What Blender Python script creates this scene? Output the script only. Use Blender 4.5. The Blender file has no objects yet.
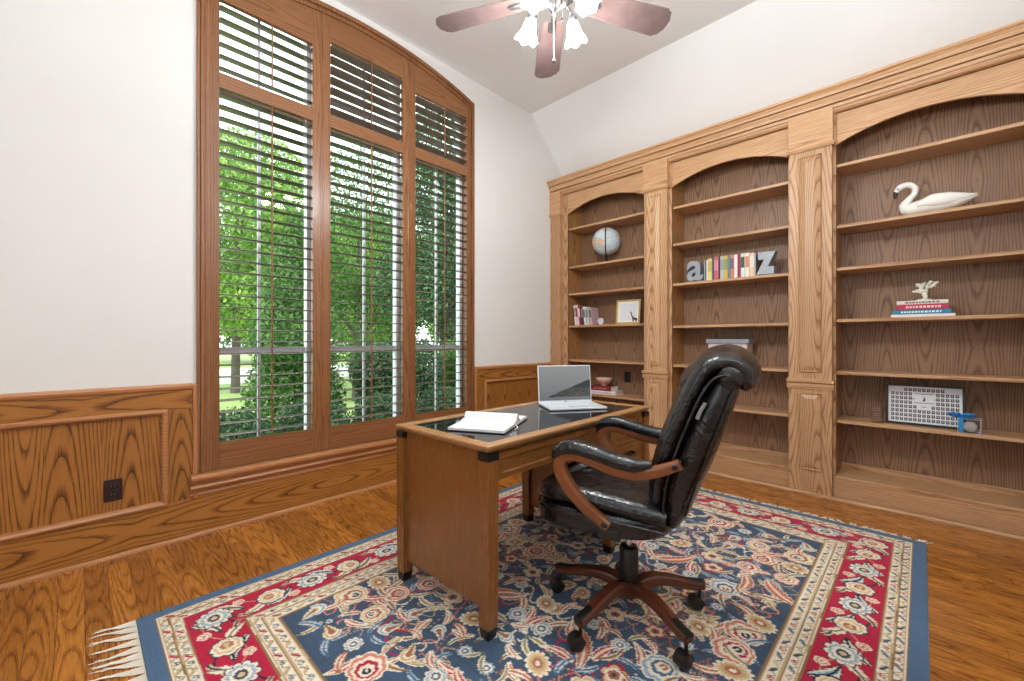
import bpy, math, random
import numpy as np
from math import sin, cos, pi, radians, sqrt, atan2
from mathutils import Vector, Matrix
random.seed(7); rng = np.random.default_rng(7)
SC = bpy.context.scene
COL = SC.collection

# ---------------------------------------------------------------- camera
CAMH = 1.19
cam_d = bpy.data.cameras.new('camera'); cam = bpy.data.objects.new('camera', cam_d); COL.objects.link(cam)
cam_d.sensor_width = 36.0; cam_d.lens = 36.0 * 421.0 / 1024.0; cam_d.clip_start = 0.02; cam_d.clip_end = 300
cam.location = (0, 0, CAMH); cam.rotation_euler = (radians(90), 0, atan2(410, 421))
SC.camera = cam
# ---------------------------------------------------------------- sky, sun, lights, exposure
SC.view_settings.view_transform = 'Standard'; SC.view_settings.look = 'None'
SC.view_settings.gamma = 1.0; SC.view_settings.use_curve_mapping = False
SC.view_settings.exposure = 0.1
world = bpy.data.worlds.new('sky'); SC.world = world; world.use_nodes = True
wn = world.node_tree; bg = wn.nodes['Background']
bg.inputs['Color'].default_value = (0.86, 0.94, 1.0, 1); bg.inputs['Strength'].default_value = 3.0

def add_light(name, kind, loc, energy, color=(1, 1, 1), rot=None, **kw):
    d = bpy.data.lights.new(name, kind); d.energy = energy; d.color = color
    for k, v in kw.items(): setattr(d, k, v)
    o = bpy.data.objects.new(name, d); o.location = loc
    if rot: o.rotation_euler = rot
    COL.objects.link(o); return o
add_light('sun', 'SUN', (0, 0, 30), 2.6, (1, .96, .88), (radians(38), 0, radians(70)), angle=radians(1.0))
# added soft fill light above the camera, out of view, aimed at the ceiling
add_light('added_fill_light', 'AREA', (-.12, .36, 2.20), 92, (.885, .945, 1.0), Vector((.06, .20, .96)).to_track_quat('-Z', 'Y').to_euler(), shape='RECTANGLE', size=.9, size_y=.9)
FAN = (-1.307, 1.653, 2.906)
LAMP_W = 18

# ---------------------------------------------------------------- node helpers
def lin(c):
    if isinstance(c, str):
        c = tuple(int(c[i:i + 2], 16) / 255 for i in (0, 2, 4))
    else:
        c = tuple(x / 255 for x in c)
    return tuple(x / 12.92 if x <= .04045 else ((x + .055) / 1.055) ** 2.4 for x in c)
def lin4(c): return lin(c) + (1,)
class NT:
    def __init__(s, name):
        s.mat = bpy.data.materials.new(name); s.mat.use_nodes = True
        s.t = s.mat.node_tree; s.n = s.t.nodes; s.l = s.t.links
        s.b = s.n['Principled BSDF']; s.out = s.n['Material Output']
    def node(s, typ, **kw):
        n = s.n.new(typ)
        for k, v in kw.items(): setattr(n, k, v)
        return n
    def put(s, sock, v):
        if hasattr(v, 'is_output') or isinstance(v, bpy.types.NodeSocket): s.l.new(v, sock)
        else: sock.default_value = v
    def m(s, op, a, b=0.0, c=None):
        n = s.node('ShaderNodeMath', operation=op); s.put(n.inputs[0], a)
        if len(n.inputs) > 1: s.put(n.inputs[1], b)
        if c is not None: s.put(n.inputs[2], c)
        return n.outputs[0]
    def ramp(s, f, stops):
        n = s.node('ShaderNodeValToRGB'); s.put(n.inputs[0], f)
        e = n.color_ramp.elements
        while len(e) < len(stops): e.new(0.5)
        for x, (p, c) in zip(e, stops): x.position = p; x.color = c if len(c) == 4 else tuple(c) + (1,)
        return n.outputs[0]
    def mix(s, f, a, b, mode='MIX'):
        n = s.node('ShaderNodeMix', data_type='RGBA', blend_type=mode)
        s.put(n.inputs[0], f); s.put(n.inputs[6], a); s.put(n.inputs[7], b)
        return n.outputs[2]
    def noise(s, vec, scale, detail=3.0, rough=.55, dist=0.0):
        n = s.node('ShaderNodeTexNoise'); s.put(n.inputs['Vector'], vec); n.inputs['Scale'].default_value = scale
        n.inputs['Detail'].default_value = detail; n.inputs['Roughness'].default_value = rough; n.inputs['Distortion'].default_value = dist
        return n.outputs[0]
    def xyz(s, x, y, z):
        n = s.node('ShaderNodeCombineXYZ'); s.put(n.inputs[0], x); s.put(n.inputs[1], y); s.put(n.inputs[2], z); return n.outputs[0]
    def rnd(s, x, y=0.0):
        n = s.node('ShaderNodeTexWhiteNoise', noise_dimensions='3D'); s.l.new(s.xyz(x, y, 3.7), n.inputs[0]); return n.outputs[0]
    def coords(s):
        tc = s.node('ShaderNodeTexCoord'); sp = s.node('ShaderNodeSeparateXYZ'); s.l.new(tc.outputs['Object'], sp.inputs[0])
        return tc.outputs['Object'], sp.outputs
    def bump(s, h, strength=.2, dist=.002):
        n = s.node('ShaderNodeBump'); n.inputs['Strength'].default_value = strength; n.inputs['Distance'].default_value = dist
        s.put(n.inputs['Height'], h); s.l.new(n.outputs[0], s.b.inputs['Normal'])
    def set(s, **kw):
        for k, v in kw.items(): s.put(s.b.inputs[k.replace('_', ' ')], v)
        return s

MATS = {}
def plain(name, col, rough=.5, metal=0.0, spec=.5, **kw):
    if name in MATS: return MATS[name]
    n = NT(name); n.set(Base_Color=lin4(col), Roughness=rough, Metallic=metal)
    n.b.inputs['Specular IOR Level'].default_value = spec
    for k, v in kw.items(): n.b.inputs[k.replace('_', ' ')].default_value = v
    MATS[name] = n.mat
    return n.mat
def mottled(name, c1, c2, scale=6, rough=.5, bump=0, bscale=80, spec=.5, metal=0.0):
    n = NT(name); o, _ = n.coords()
    n.set(Base_Color=n.mix(n.noise(o, scale, 4), lin4(c1), lin4(c2)), Roughness=rough, Metallic=metal)
    n.b.inputs['Specular IOR Level'].default_value = spec
    if bump: n.bump(n.noise(o, bscale, 3), bump, .004)
    MATS[name] = n.mat
    return n.mat

def oak(name, grain='Z', across='X', width=.22, dark='4a2c16', mid='9a6434', light='c08a54', ring=.011, slope=.06, rough=.38,
        pores=.55, contrast=1.0, vary=.25, seam=0.0, seglen=0.0, seed=0.0, wob=.012, coat=0.0, stretch=1.0, spec=.5):
    """plain-sawn oak: growth rings of a tilted log cut by the board's face, plus open pores along the grain"""
    n = NT(name); o, (X, Y, Z) = n.coords(); ax = dict(X=X, Y=Y, Z=Z)
    g = ax[grain]; a = ax[across]; b = ax[[k for k in 'XYZ' if k not in (grain, across)][0]]
    aw = n.m('ADD', n.m('DIVIDE', a, width), seed * 1.37 + 40.0)
    bid = n.m('FLOOR', aw); fr = n.m('SUBTRACT', aw, bid)
    r1 = n.rnd(bid, seed)
    if seglen:
        gs = n.m('ADD', n.m('DIVIDE', g, seglen), n.m('MULTIPLY', r1, 7.3)); sid = n.m('FLOOR', gs); gfr = n.m('SUBTRACT', gs, sid)
    else:
        sid = seed; gfr = None
    ra = n.rnd(bid, n.m('ADD', sid, 11.3) if seglen else seed + 11.3)
    rb = n.rnd(bid, n.m('ADD', sid, 27.9) if seglen else seed + 27.9)
    u = n.m('MULTIPLY', n.m('ADD', n.m('SUBTRACT', fr, .5), n.m('MULTIPLY', n.m('SUBTRACT', ra, .5), .5)), width)
    goff = n.m('ADD', g, n.m('MULTIPLY', rb, 9.0))
    gv = n.m('ADD', n.m('MULTIPLY', n.m('PINGPONG', goff, 1.15), slope), n.m('MULTIPLY', n.m('PINGPONG', n.m('ADD', b, 5.03), .1), .35))
    wv = n.xyz(n.m('MULTIPLY', a, 7.0), n.m('MULTIPLY', b, 7.0), n.m('MULTIPLY', goff, 1.6 * stretch))
    nz = n.m('SUBTRACT', n.noise(wv, 1.0, 2, .5), .5)
    wv2 = n.xyz(n.m('MULTIPLY', a, 30.0), n.m('MULTIPLY', b, 30.0), n.m('MULTIPLY', goff, 9.0 * stretch))
    nz2 = n.m('SUBTRACT', n.noise(wv2, 1.0, 2, .5), .5)
    d = n.m('ADD', n.m('ADD', gv, n.m('ADD', n.m('MULTIPLY', ra, .03), .012)), n.m('ADD', n.m('MULTIPLY', nz, wob * 2.4), n.m('MULTIPLY', nz2, wob * .45)))
    rr = n.m('SQRT', n.m('ADD', n.m('MULTIPLY', u, u), n.m('MULTIPLY', d, d)))
    ph = n.m('FRACT', n.m('DIVIDE', rr, ring))
    tri = n.m('SUBTRACT', n.m('MINIMUM', n.m('MULTIPLY', ph, 2.4), 1.0), n.m('MULTIPLY', n.m('POWER', ph, 3.0), .35))   # sharp dark earlywood line fading to light
    pv = n.xyz(n.m('MULTIPLY', a, 190.0), n.m('MULTIPLY', b, 190.0), n.m('MULTIPLY', g, 8.0))
    pore = n.noise(pv, 1.0, 2, .6)
    sv = n.xyz(n.m('MULTIPLY', a, 55.0), n.m('MULTIPLY', b, 55.0), n.m('MULTIPLY', goff, 2.2))
    streak = n.noise(sv, 1.0, 2, .55)
    f = n.m('ADD', n.m('MULTIPLY', tri, .62 * contrast), n.m('MULTIPLY', n.m('SUBTRACT', pore, .5), pores))
    f = n.m('ADD', f, n.m('MULTIPLY', n.m('SUBTRACT', streak, .5), .55 * pores))
    f = n.m('ADD', f, .5 - .31 * contrast)
    col = n.ramp(f, [(0.06, lin(dark)), (.36, lin(mid)), (.72, lin(light)), (1.0, lin(light))])
    val = n.m('ADD', 1.0 - vary / 2, n.m('MULTIPLY', rb, vary))
    col = n.mix(1.0, col, n.xyz(val, n.m('POWER', val, 1.12), n.m('POWER', val, 1.25)), 'MULTIPLY')
    if seam:
        e = n.m('MINIMUM', fr, n.m('SUBTRACT', 1.0, fr)); s_ = n.m('LESS_THAN', e, seam / width)
        if seglen:
            e2 = n.m('MINIMUM', gfr, n.m('SUBTRACT', 1.0, gfr)); s_ = n.m('MAXIMUM', s_, n.m('LESS_THAN', e2, seam / seglen))
        col = n.mix(n.m('MULTIPLY', s_, .6), col, lin4('2c1508'))
    n.set(Base_Color=col, Roughness=n.m('ADD', rough - .08, n.m('MULTIPLY', pore, .16)))
    n.b.inputs['Specular IOR Level'].default_value = spec
    if coat: n.b.inputs['Coat Weight'].default_value = coat; n.b.inputs['Coat Roughness'].default_value = .12
    n.bump(pore, .12 * contrast, .0012)
    MATS[name] = n.mat
    return n.mat

# ---------------------------------------------------------------- mesh helpers
BASE = {}                          # things whose parts are given in room coordinates
class MB:
    def __init__(s): s.v = []; s.f = []; s.mi = []; s.sm = []
    def add(s, vs, fs, mat=0, smooth=False):
        o = len(s.v); s.v += [tuple(map(float, p)) for p in vs]
        for f in fs: s.f.append([i + o for i in f]); s.mi.append(mat); s.sm.append(smooth)
        return s
    def box(s, x0, x1, y0, y1, z0, z1, mat=0):
        x0, x1 = sorted((x0, x1)); y0, y1 = sorted((y0, y1)); z0, z1 = sorted((z0, z1))
        vs = [(x, y, z) for z in (z0, z1) for y in (y0, y1) for x in (x0, x1)]
        return s.add(vs, [(0, 2, 3, 1), (4, 5, 7, 6), (0, 1, 5, 4), (2, 6, 7, 3), (0, 4, 6, 2), (1, 3, 7, 5)], mat)
    def prism(s, poly, axis, a0, a1, mat=0, smooth=False):
        """extrude a closed 2-D polygon along axis; poly gives the other two coordinates in x,y,z order"""
        n = len(poly)
        def P(p, a):
            q = list(p); q.insert('xyz'.index(axis), a); return tuple(q)
        vs = [P(p, a0) for p in poly] + [P(p, a1) for p in poly]
        fs = [(i, (i + 1) % n, n + (i + 1) % n, n + i) for i in range(n)]
        s.add(vs, fs, mat, smooth)
        s.add(vs, [tuple(range(n))[::-1], tuple(range(n, 2 * n))], mat)
        return s
    def rings(s, rings, mat=0, smooth=True, caps=True, closed=False):
        n = len(rings[0]); vs = [p for r in rings for p in r]; fs = []
        m = len(rings)
        for i in range(m if closed else m - 1):
            i2 = (i + 1) % m
            for j in range(n): fs.append((i * n + j, i * n + (j + 1) % n, i2 * n + (j + 1) % n, i2 * n + j))
        s.add(vs, fs, mat, smooth)
        if caps and not closed:
            s.add(vs, [tuple(range(n))[::-1], tuple(range((m - 1) * n, m * n))], mat, False)
        return s
    def tube(s, path, r, n=10, mat=0, caps=True, up=(0, 0, 1), flat=1.0, closed=False, power=2.0, smooth=True):
        """sweep an ellipse (superellipse when power>2) along path; r per point = half-width, flat = height/width"""
        path = [Vector(p) for p in path]; m = len(path); up = Vector(up)
        rs = r if isinstance(r, (list, tuple)) else [r] * m
        fl = flat if isinstance(flat, (list, tuple)) else [flat] * m
        out = []
        for i, p in enumerate(path):
            t = (path[(i + 1) % m] - path[i - 1]) if closed else (path[min(i + 1, m - 1)] - path[max(i - 1, 0)])
            t.normalize(); sd = t.cross(up)
            if sd.length < 1e-4: sd = t.cross(Vector((1, 0, 0)) if abs(t.x) < .9 else Vector((0, 1, 0)))
            sd.normalize(); u = sd.cross(t)
            ring = []
            for k in range(n):
                a = 2 * pi * (k + .5) / n; c, q = cos(a), sin(a)
                if power != 2: c = math.copysign(abs(c) ** (2 / power), c); q = math.copysign(abs(q) ** (2 / power), q)
                ring.append(tuple(p + sd * (c * rs[i]) + u * (q * rs[i] * fl[i])))
            out.append(ring)
        return s.rings(out, mat, smooth, caps, closed)
    def lathe(s, prof, n=24, c=(0, 0, 0), mat=0, smooth=True, caps=True, M=None):
        rings = []
        for r, z in prof:
            ring = [Vector((r * cos(2 * pi * k / n), r * sin(2 * pi * k / n), z)) for k in range(n)]
            if M is not None: ring = [M @ p for p in ring]
            rings.append([tuple(p + Vector(c)) for p in ring])
        return s.rings(rings, mat, smooth, caps)
    def sphere(s, c, r, nu=24, nv=14, mat=0, M=None):
        rx, ry, rz = r if isinstance(r, (tuple, list)) else (r, r, r)
        rings = []
        for i in range(nv + 1):
            t = -pi / 2 + pi * i / nv; t = max(-pi / 2 + .01, min(pi / 2 - .01, t))
            ring = [Vector((rx * cos(t) * cos(2 * pi * k / nu), ry * cos(t) * sin(2 * pi * k / nu), rz * sin(t))) for k in range(nu)]
            if M is not None: ring = [M @ p for p in ring]
            rings.append([tuple(p + Vector(c)) for p in ring])
        return s.rings(rings, mat)
    def xf(s, M):
        s.v = [tuple(M @ Vector(p)) for p in s.v]; return s
    def build(s, name, mats, parent=None, bevel=0.0, seg=2, sub=0, label=None, shift=True):
        off = Vector(BASE.get(parent.name, (0, 0, 0))) if (parent is not None and shift) else Vector((0, 0, 0))
        me = bpy.data.meshes.new(name)
        me.from_pydata([(p[0] - off.x, p[1] - off.y, p[2] - off.z) for p in s.v], [], s.f)
        for mm in (mats if isinstance(mats, (list, tuple)) else [mats]): me.materials.append(mm)
        me.polygons.foreach_set('material_index', s.mi); me.polygons.foreach_set('use_smooth', s.sm); me.update()
        o = bpy.data.objects.new(name, me); COL.objects.link(o)
        if parent is not None:
            o.parent = parent
            if parent.name in BASE: BASE[o.name] = BASE[parent.name]
        if bevel:
            md = o.modifiers.new('bevel', 'BEVEL'); md.width = bevel; md.segments = seg; md.limit_method = 'ANGLE'; md.angle_limit = radians(40)
        if sub:
            md = o.modifiers.new('sub', 'SUBSURF'); md.levels = sub; md.render_levels = sub
        if label: o['label'] = label
        return o
def tag(o, label, cat, group=None, kind=None):
    o['label'] = label; o['category'] = cat
    if group: o['group'] = group
    if kind: o['kind'] = kind
    return o
def thing(name, label, cat, loc=(0, 0, 0), rz=0.0, group=None, world_verts=False):
    """an Empty at the thing's base; with world_verts the parts' vertices are given in room coordinates"""
    o = bpy.data.objects.new(name, None); COL.objects.link(o); o.location = loc; o.rotation_euler = (0, 0, rz)
    o.empty_display_size = .05
    if world_verts: BASE[o.name] = tuple(loc)
    return tag(o, label, cat, group)
def struct(name, mb, mats, bevel=0.0, parent=None, label=None):
    o = mb.build(name, mats, parent, bevel)
    if parent is None: o['kind'] = 'structure'
    if label: o['label'] = label
    return o
def smooth_path(pts, n=6, closed=False):
    """Catmull-Rom through pts"""
    P = [np.array(p, float) for p in pts]; m = len(P); out = []
    for i in range(m if closed else m - 1):
        p0 = P[(i - 1) % m] if closed or i > 0 else 2 * P[0] - P[1]
        p1, p2 = P[i], P[(i + 1) % m]
        p3 = P[(i + 2) % m] if closed or i + 2 < m else 2 * P[-1] - P[-2]
        for k in range(n):
            t = k / n
            out.append(tuple(.5 * ((2 * p1) + (-p0 + p2) * t + (2 * p0 - 5 * p1 + 4 * p2 - p3) * t * t + (-p0 + 3 * p1 - 3 * p2 + p3) * t ** 3)))
    if not closed: out.append(tuple(P[-1]))
    return out

# ---------------------------------------------------------------- materials
M_wall = mottled('wall_paint', 'e6e4e0', 'e2dfdb', 3, .75, .05, 60, .25)
M_ceil = mottled('ceiling_paint', 'f6f6f5', 'f3f3f1', 2, .8, .03, 60, .2)
_bc = dict(dark='64422a', mid='a8784c', light='cba077', rough=.42)
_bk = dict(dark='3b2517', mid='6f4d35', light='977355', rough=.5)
O_bz = oak('oak_case_upright', 'Z', 'X', .16, ring=.0115, slope=.06, wob=.004, seed=2, **_bc)
O_bx = oak('oak_case_rail', 'X', 'Z', .5, ring=.012, slope=.03, wob=.005, seed=3, contrast=.6, **_bc)
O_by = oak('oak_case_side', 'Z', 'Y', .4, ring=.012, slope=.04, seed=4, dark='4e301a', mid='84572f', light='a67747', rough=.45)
O_shelf = oak('oak_shelf', 'X', 'Y', .4, ring=.014, slope=.02, seed=5, contrast=.7, **_bc)
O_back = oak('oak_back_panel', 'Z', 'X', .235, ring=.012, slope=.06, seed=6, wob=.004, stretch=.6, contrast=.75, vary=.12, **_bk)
_wn = dict(dark='241104', mid='75451a', light='a56c30', rough=.34, pores=.75)
O_wv = oak('oak_wainscot_panel', 'Z', 'Y', .21, ring=.011, slope=.055, seed=7, wob=.004, stretch=.6, vary=.12, **_wn)
O_wh = oak('oak_wainscot_rail', 'Y', 'Z', .7, ring=.0135, slope=.06, seed=7.54, wob=.012, stretch=1.1, **_wn)
O_ws = oak('oak_wainscot_stile', 'Z', 'Y', .35, ring=.011, slope=.07, seed=9, wob=.006, **_wn)
O_mould = oak('oak_moulding', 'Y', 'Z', .4, ring=.02, slope=.02, seed=10, contrast=.35, pores=.35, dark='6e3d20', mid='a4683c', light='c48b5c', rough=.3)
O_mouldz = oak('oak_moulding_upright', 'Z', 'Y', .4, ring=.02, slope=.02, seed=10.5, contrast=.35, pores=.35, dark='6e3d20', mid='a4683c', light='c48b5c', rough=.3)
_sh = dict(dark='3f2413', mid='734526', light='8f603a', rough=.3, contrast=.6, pores=.4)
O_sz = oak('shutter_wood_upright', 'Z', 'Y', .3, ring=.014, slope=.03, seed=11, **_sh)
O_sy = oak('shutter_wood_rail', 'Y', 'Z', .3, ring=.016, slope=.03, seed=12, **_sh)
O_louv = plain('louvre_wood', '66574d', .22, 0, .85)
O_floor = oak('oak_floor', 'X', 'Y', .083, ring=.009, slope=.045, seed=13, seam=.0013, seglen=1.1, dark='3a1d08', mid='864b18', light='b0702d', rough=.27, vary=.45, wob=.006, contrast=.8, coat=.15)
_dk = dict(dark='54331a', mid='774a22', light='8d5a2b', rough=.26, contrast=.22, pores=.3, vary=.06)
O_dz = oak('desk_wood_upright', 'Z', 'X', .6, ring=.02, slope=.03, seed=14, **_dk)
O_dx = oak('desk_wood_lengthwise', 'Y', 'Z', .6, ring=.02, slope=.03, seed=15, **_dk)
O_dtop = oak('desk_top_wood', 'Y', 'X', .6, ring=.02, slope=.03, seed=16, dark='7c5230', mid='a07146', light='b5875a', rough=.25, contrast=.22, pores=.3, vary=.05)
M_black = plain('black_satin', '15130f', .4)
M_bronze = plain('dark_bronze', '2a1c14', .35, .6)
M_glassblk = plain('desk_glass_black', '0e1015', .04, 0, .8)
M_white = plain('white_vinyl', 'e8ebee', .4)
M_brass = plain('brass', 'b08a50', .3, 1)
M_chrome = plain('chrome', 'c9c9c9', .18, 1)

def leather():
    n = NT('black_leather'); o, _ = n.coords()
    n.set(Base_Color=lin4('0c0c0e'), Roughness=n.m('ADD', .17, n.m('MULTIPLY', n.noise(o, 20, 3), .16)))
    n.b.inputs['Specular IOR Level'].default_value = .6
    big = n.noise(o, 14, 3, .6, .8); fine = n.noise(o, 260, 2)
    n.bump(n.m('ADD', n.m('MULTIPLY', big, 1.0), n.m('MULTIPLY', fine, .04)), .46, .018)
    return n.mat
M_leather = leather()
O_chair = mottled('chair_wood', '6f3d20', '8c5430', 9, .22, .0)
O_chairb = mottled('chair_base_wood', '4a2415', '653420', 9, .2, .0)

def glass_mat(name, tint=(1, 1, 1), fac=.12):
    n = NT(name); n.n.remove(n.b)
    tr = n.node('ShaderNodeBsdfTransparent'); tr.inputs[0].default_value = tint + (1,)
    gl = n.node('ShaderNodeBsdfGlossy'); gl.inputs['Roughness'].default_value = .02
    fr = n.node('ShaderNodeFresnel'); fr.inputs[0].default_value = 1.45
    mx = n.node('ShaderNodeMixShader'); n.l.new(fr.outputs[0], mx.inputs[0]); n.l.new(tr.outputs[0], mx.inputs[1]); n.l.new(gl.outputs[0], mx.inputs[2])
    n.l.new(mx.outputs[0], n.out.inputs[0]); return n.mat
M_pane = glass_mat('window_glass')
M_clear = glass_mat('clear_acrylic', (.93, .94, .96))
M_award = glass_mat('tinted_glass', (.955, .92, .94))

# ================================================================ THE SETTING
WX = -3.19; FY = 3.985; BKY = 4.30; RX = .79; FRY = -2.2
ZC = 3.77; YS = 3.586; SL = .912
YF = -.29
def zceil(y):
    if y > YS: return ZC - SL * (y - YS)
    if y < YF: return ZC - .36 * (YF - y)
    return ZC
Z_EDGE = zceil(BKY)
mb = MB(); mb.add([(WX, FRY, 0), (RX, FRY, 0), (RX, BKY, 0), (WX, BKY, 0), (WX, FRY, -.1), (RX, FRY, -.1), (RX, BKY, -.1), (WX, BKY, -.1)],
                  [(0, 1, 2, 3), (7, 6, 5, 4), (0, 4, 5, 1), (1, 5, 6, 2), (2, 6, 7, 3), (3, 7, 4, 0)])
struct('floor', mb, O_floor)
# ceiling: flat middle with a slope down to the bookcase wall and another to the wall behind the camera
prof = [(FRY - .15, zceil(FRY) - .054), (YF, ZC), (YS, ZC), (BKY + .15, zceil(BKY) - .137), (BKY + .15, 3.95), (FRY - .15, 3.95)]
mb = MB().prism(prof, 'x', WX - .3, RX + .15); struct('ceiling', mb, M_ceil)
# window wall with its arched opening
YC = 1.61; RA = 3.51; AH = 1.06; Z0O = .375           # arch centre line, radius, half-opening, sill
ZAPEX = 3.655
def zarch(y, r=0.0): return ZAPEX - RA + sqrt((RA + r) ** 2 - (y - YC) ** 2)
ys = sorted(set([FRY, YF, YS, BKY] + list(np.linspace(YC - AH, YC + AH, 33))))
mb = MB(); WT = .16
for y0, y1 in zip(ys, ys[1:]):
    inside = y0 >= YC - AH - 1e-6 and y1 <= YC + AH + 1e-6
    segs = [(0, 0, zceil(y0), zceil(y1))] if not inside else [(0, 0, Z0O, Z0O), (zarch(y0), zarch(y1), zceil(y0), zceil(y1))]
    for a0, a1, b0, b1 in segs:
        for x, fl in ((WX, 0), (WX - WT, 1)):
            q = [(x, y0, a0), (x, y1, a1), (x, y1, b1), (x, y0, b0)]
            mb.add(q, [(3, 2, 1, 0) if fl else (0, 1, 2, 3)])
    if inside:
        mb.add([(WX, y0, zarch(y0)), (WX, y1, zarch(y1)), (WX - WT, y1, zarch(y1)), (WX - WT, y0, zarch(y0))], [(0, 1, 2, 3)])
        mb.add([(WX, y0, Z0O), (WX, y1, Z0O), (WX - WT, y1, Z0O), (WX - WT, y0, Z0O)], [(0, 1, 2, 3)])
for y in (YC - AH, YC + AH):
    mb.add([(WX, y, Z0O), (WX - WT, y, Z0O), (WX - WT, y, zarch(y)), (WX, y, zarch(y))], [(0, 1, 2, 3)])
struct('wall_left', mb, M_wall)
mb = MB().box(WX - WT, RX + .15, BKY, BKY + .12, 0, Z_EDGE); struct('wall_back', mb, M_wall)
mb = MB().prism([(FRY, 0), (BKY, 0), (BKY, Z_EDGE), (YS, ZC), (YF, ZC), (FRY, zceil(FRY))], 'x', RX, RX + .12); struct('wall_right', mb, M_wall)
# wall behind the camera, with an unseen window added to let daylight in
mb = MB(); wx0, wx1, wz0, wz1 = -1.2, .1, .85, 2.45
mb.box(WX - WT, wx0, FRY - .12, FRY, 0, zceil(FRY)); mb.box(wx1, RX + .12, FRY - .12, FRY, 0, zceil(FRY))
mb.box(wx0, wx1, FRY - .12, FRY, 0, wz0); mb.box(wx0, wx1, FRY - .12, FRY, wz1, zceil(FRY)); struct('wall_front', mb, M_wall)
mb = MB()
for x in (wx0, -.575, wx1 - .05): mb.box(x, x + .05, FRY - .09, FRY - .04, wz0, wz1)
for z in (wz0, 1.62, wz1 - .05): mb.box(wx0, wx1, FRY - .085, FRY - .045, z, z + .05)
w4 = struct('window_4', mb, M_white)

# ---- white sash windows behind the shutters, one per shutter, and their panes
OPEN = [(.616, 1.183, 3.350), (1.313, 1.926, 3.432), (2.052, 2.628, 3.362)]   # louvre field y0, y1, top of upper field
GX = WX - .115
for i, (y0, y1, _) in enumerate(OPEN):
    a, b = y0 - .035, y1 + .035
    n = 7; top = [(b - (b - a) * k / n) for k in range(n + 1)]
    outer = [(a, .40), (b, .40)] + [(y, zarch(y) - .02) for y in top]
    yy = lambda y: a + .04 + (y - a) / (b - a) * (b - a - .08)
    inner = [(a + .04, .47), (b - .04, .47)] + [(yy(y), zarch(yy(y)) - .09) for y in top]
    mb = MB(); N = len(outer)
    for x0, x1 in ((GX - .03, GX + .03),):
        vs = [(x, p[0], p[1]) for x in (x0, x1) for L in (outer, inner) for p in L]
        fs = []
        for k in range(N):
            k2 = (k + 1) % N
            fs += [(k, k2, N + k2, N + k), (2 * N + k, 3 * N + k, 3 * N + k2, 2 * N + k2), (N + k, N + k2, 3 * N + k2, 3 * N + k), (k, 2 * N + k, 2 * N + k2, k2)]
        mb.add(vs, fs)
    w = struct('window_%d' % (i + 1), mb, M_white)
    MB().box(GX - .022, GX + .022, a + .05, b - .05, 1.095, 1.145).build('meeting_rail', M_white, w)
    MB().box(GX - .022, GX + .022, a + .05, b - .05, 2.80, 2.86).build('transom_bar', M_white, w)
    ym = (a + b) / 2 + (.02 if i else -.03)
    MB().box(GX - .008, GX + .008, ym - .009, ym + .009, .47, zarch(ym) - .09).build('muntin', M_white, w)
    mb = MB(); mb.add([(GX, p[0], p[1]) for p in inner], [tuple(range(N))]); mb.build('pane', M_pane, w)

# ---- casing around the arched opening, mullion posts, stool and apron
def arch_path(rad, y0, y1, zb, n=26):
    p = [(y0, zb)] + [(y, zarch(y, rad)) for y in np.linspace(y0, y1, n)] + [(y1, zb)]
    return p
def casing(mb, o0, o1, d0, d1):
    """band of the opening between offsets o0 (inner) and o1 (outer), from depth x=WX+d0 to WX+d1"""
    A = arch_path(o0, YC - AH - o0, YC + AH + o0, Z0O); B = arch_path(o1, YC - AH - o1, YC + AH + o1, Z0O); n = len(A)
    vs = [(WX + d, p[0], p[1]) for d in (d0, d1) for L in (A, B) for p in L]; fs = []
    for k in range(n - 1):
        fs += [(2 * n + k, 2 * n + k + 1, 3 * n + k + 1, 3 * n + k), (k + 1, k, n + k, n + k + 1), (n + k, 3 * n + k, 3 * n + k + 1, n + k + 1), (k, k + 1, 2 * n + k + 1, 2 * n + k)]
    for e in (0, n - 1): fs.append((e, 2 * n + e, 3 * n + e, n + e))
    mb.add(vs, fs)
mb = MB(); casing(mb, -.020, .012, -.10, .020); casing(mb, .012, .034, -.01, .034); casing(mb, .034, .052, -.01, .026)
struct('trim_1', mb, O_sz, .004)
mb = MB()
for y in (1.2475, 1.989): mb.box(WX - .09, WX + .012, y - .011, y + .011, Z0O, zarch(y) + .01)
struct('trim_2', mb, O_sz, .003)
mb = MB(); s0, s1 = YC - AH - .085, YC + AH + .085
mb.prism([(WX - .10, .375), (WX - .10, .345), (WX, .345), (WX, .24), (WX + .026, .24), (WX + .03, .252), (WX + .026, .262), (WX + .03, .275), (WX + .048, .285), (WX + .056, .297), (WX + .05, .308), (WX + .043, .312),
          (WX + .05, .325), (WX + .07, .338), (WX + .078, .352), (WX + .075, .368), (WX + .066, .375)], 'y', s0, s1)
struct('trim_3', mb, O_mould, .002)
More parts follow.
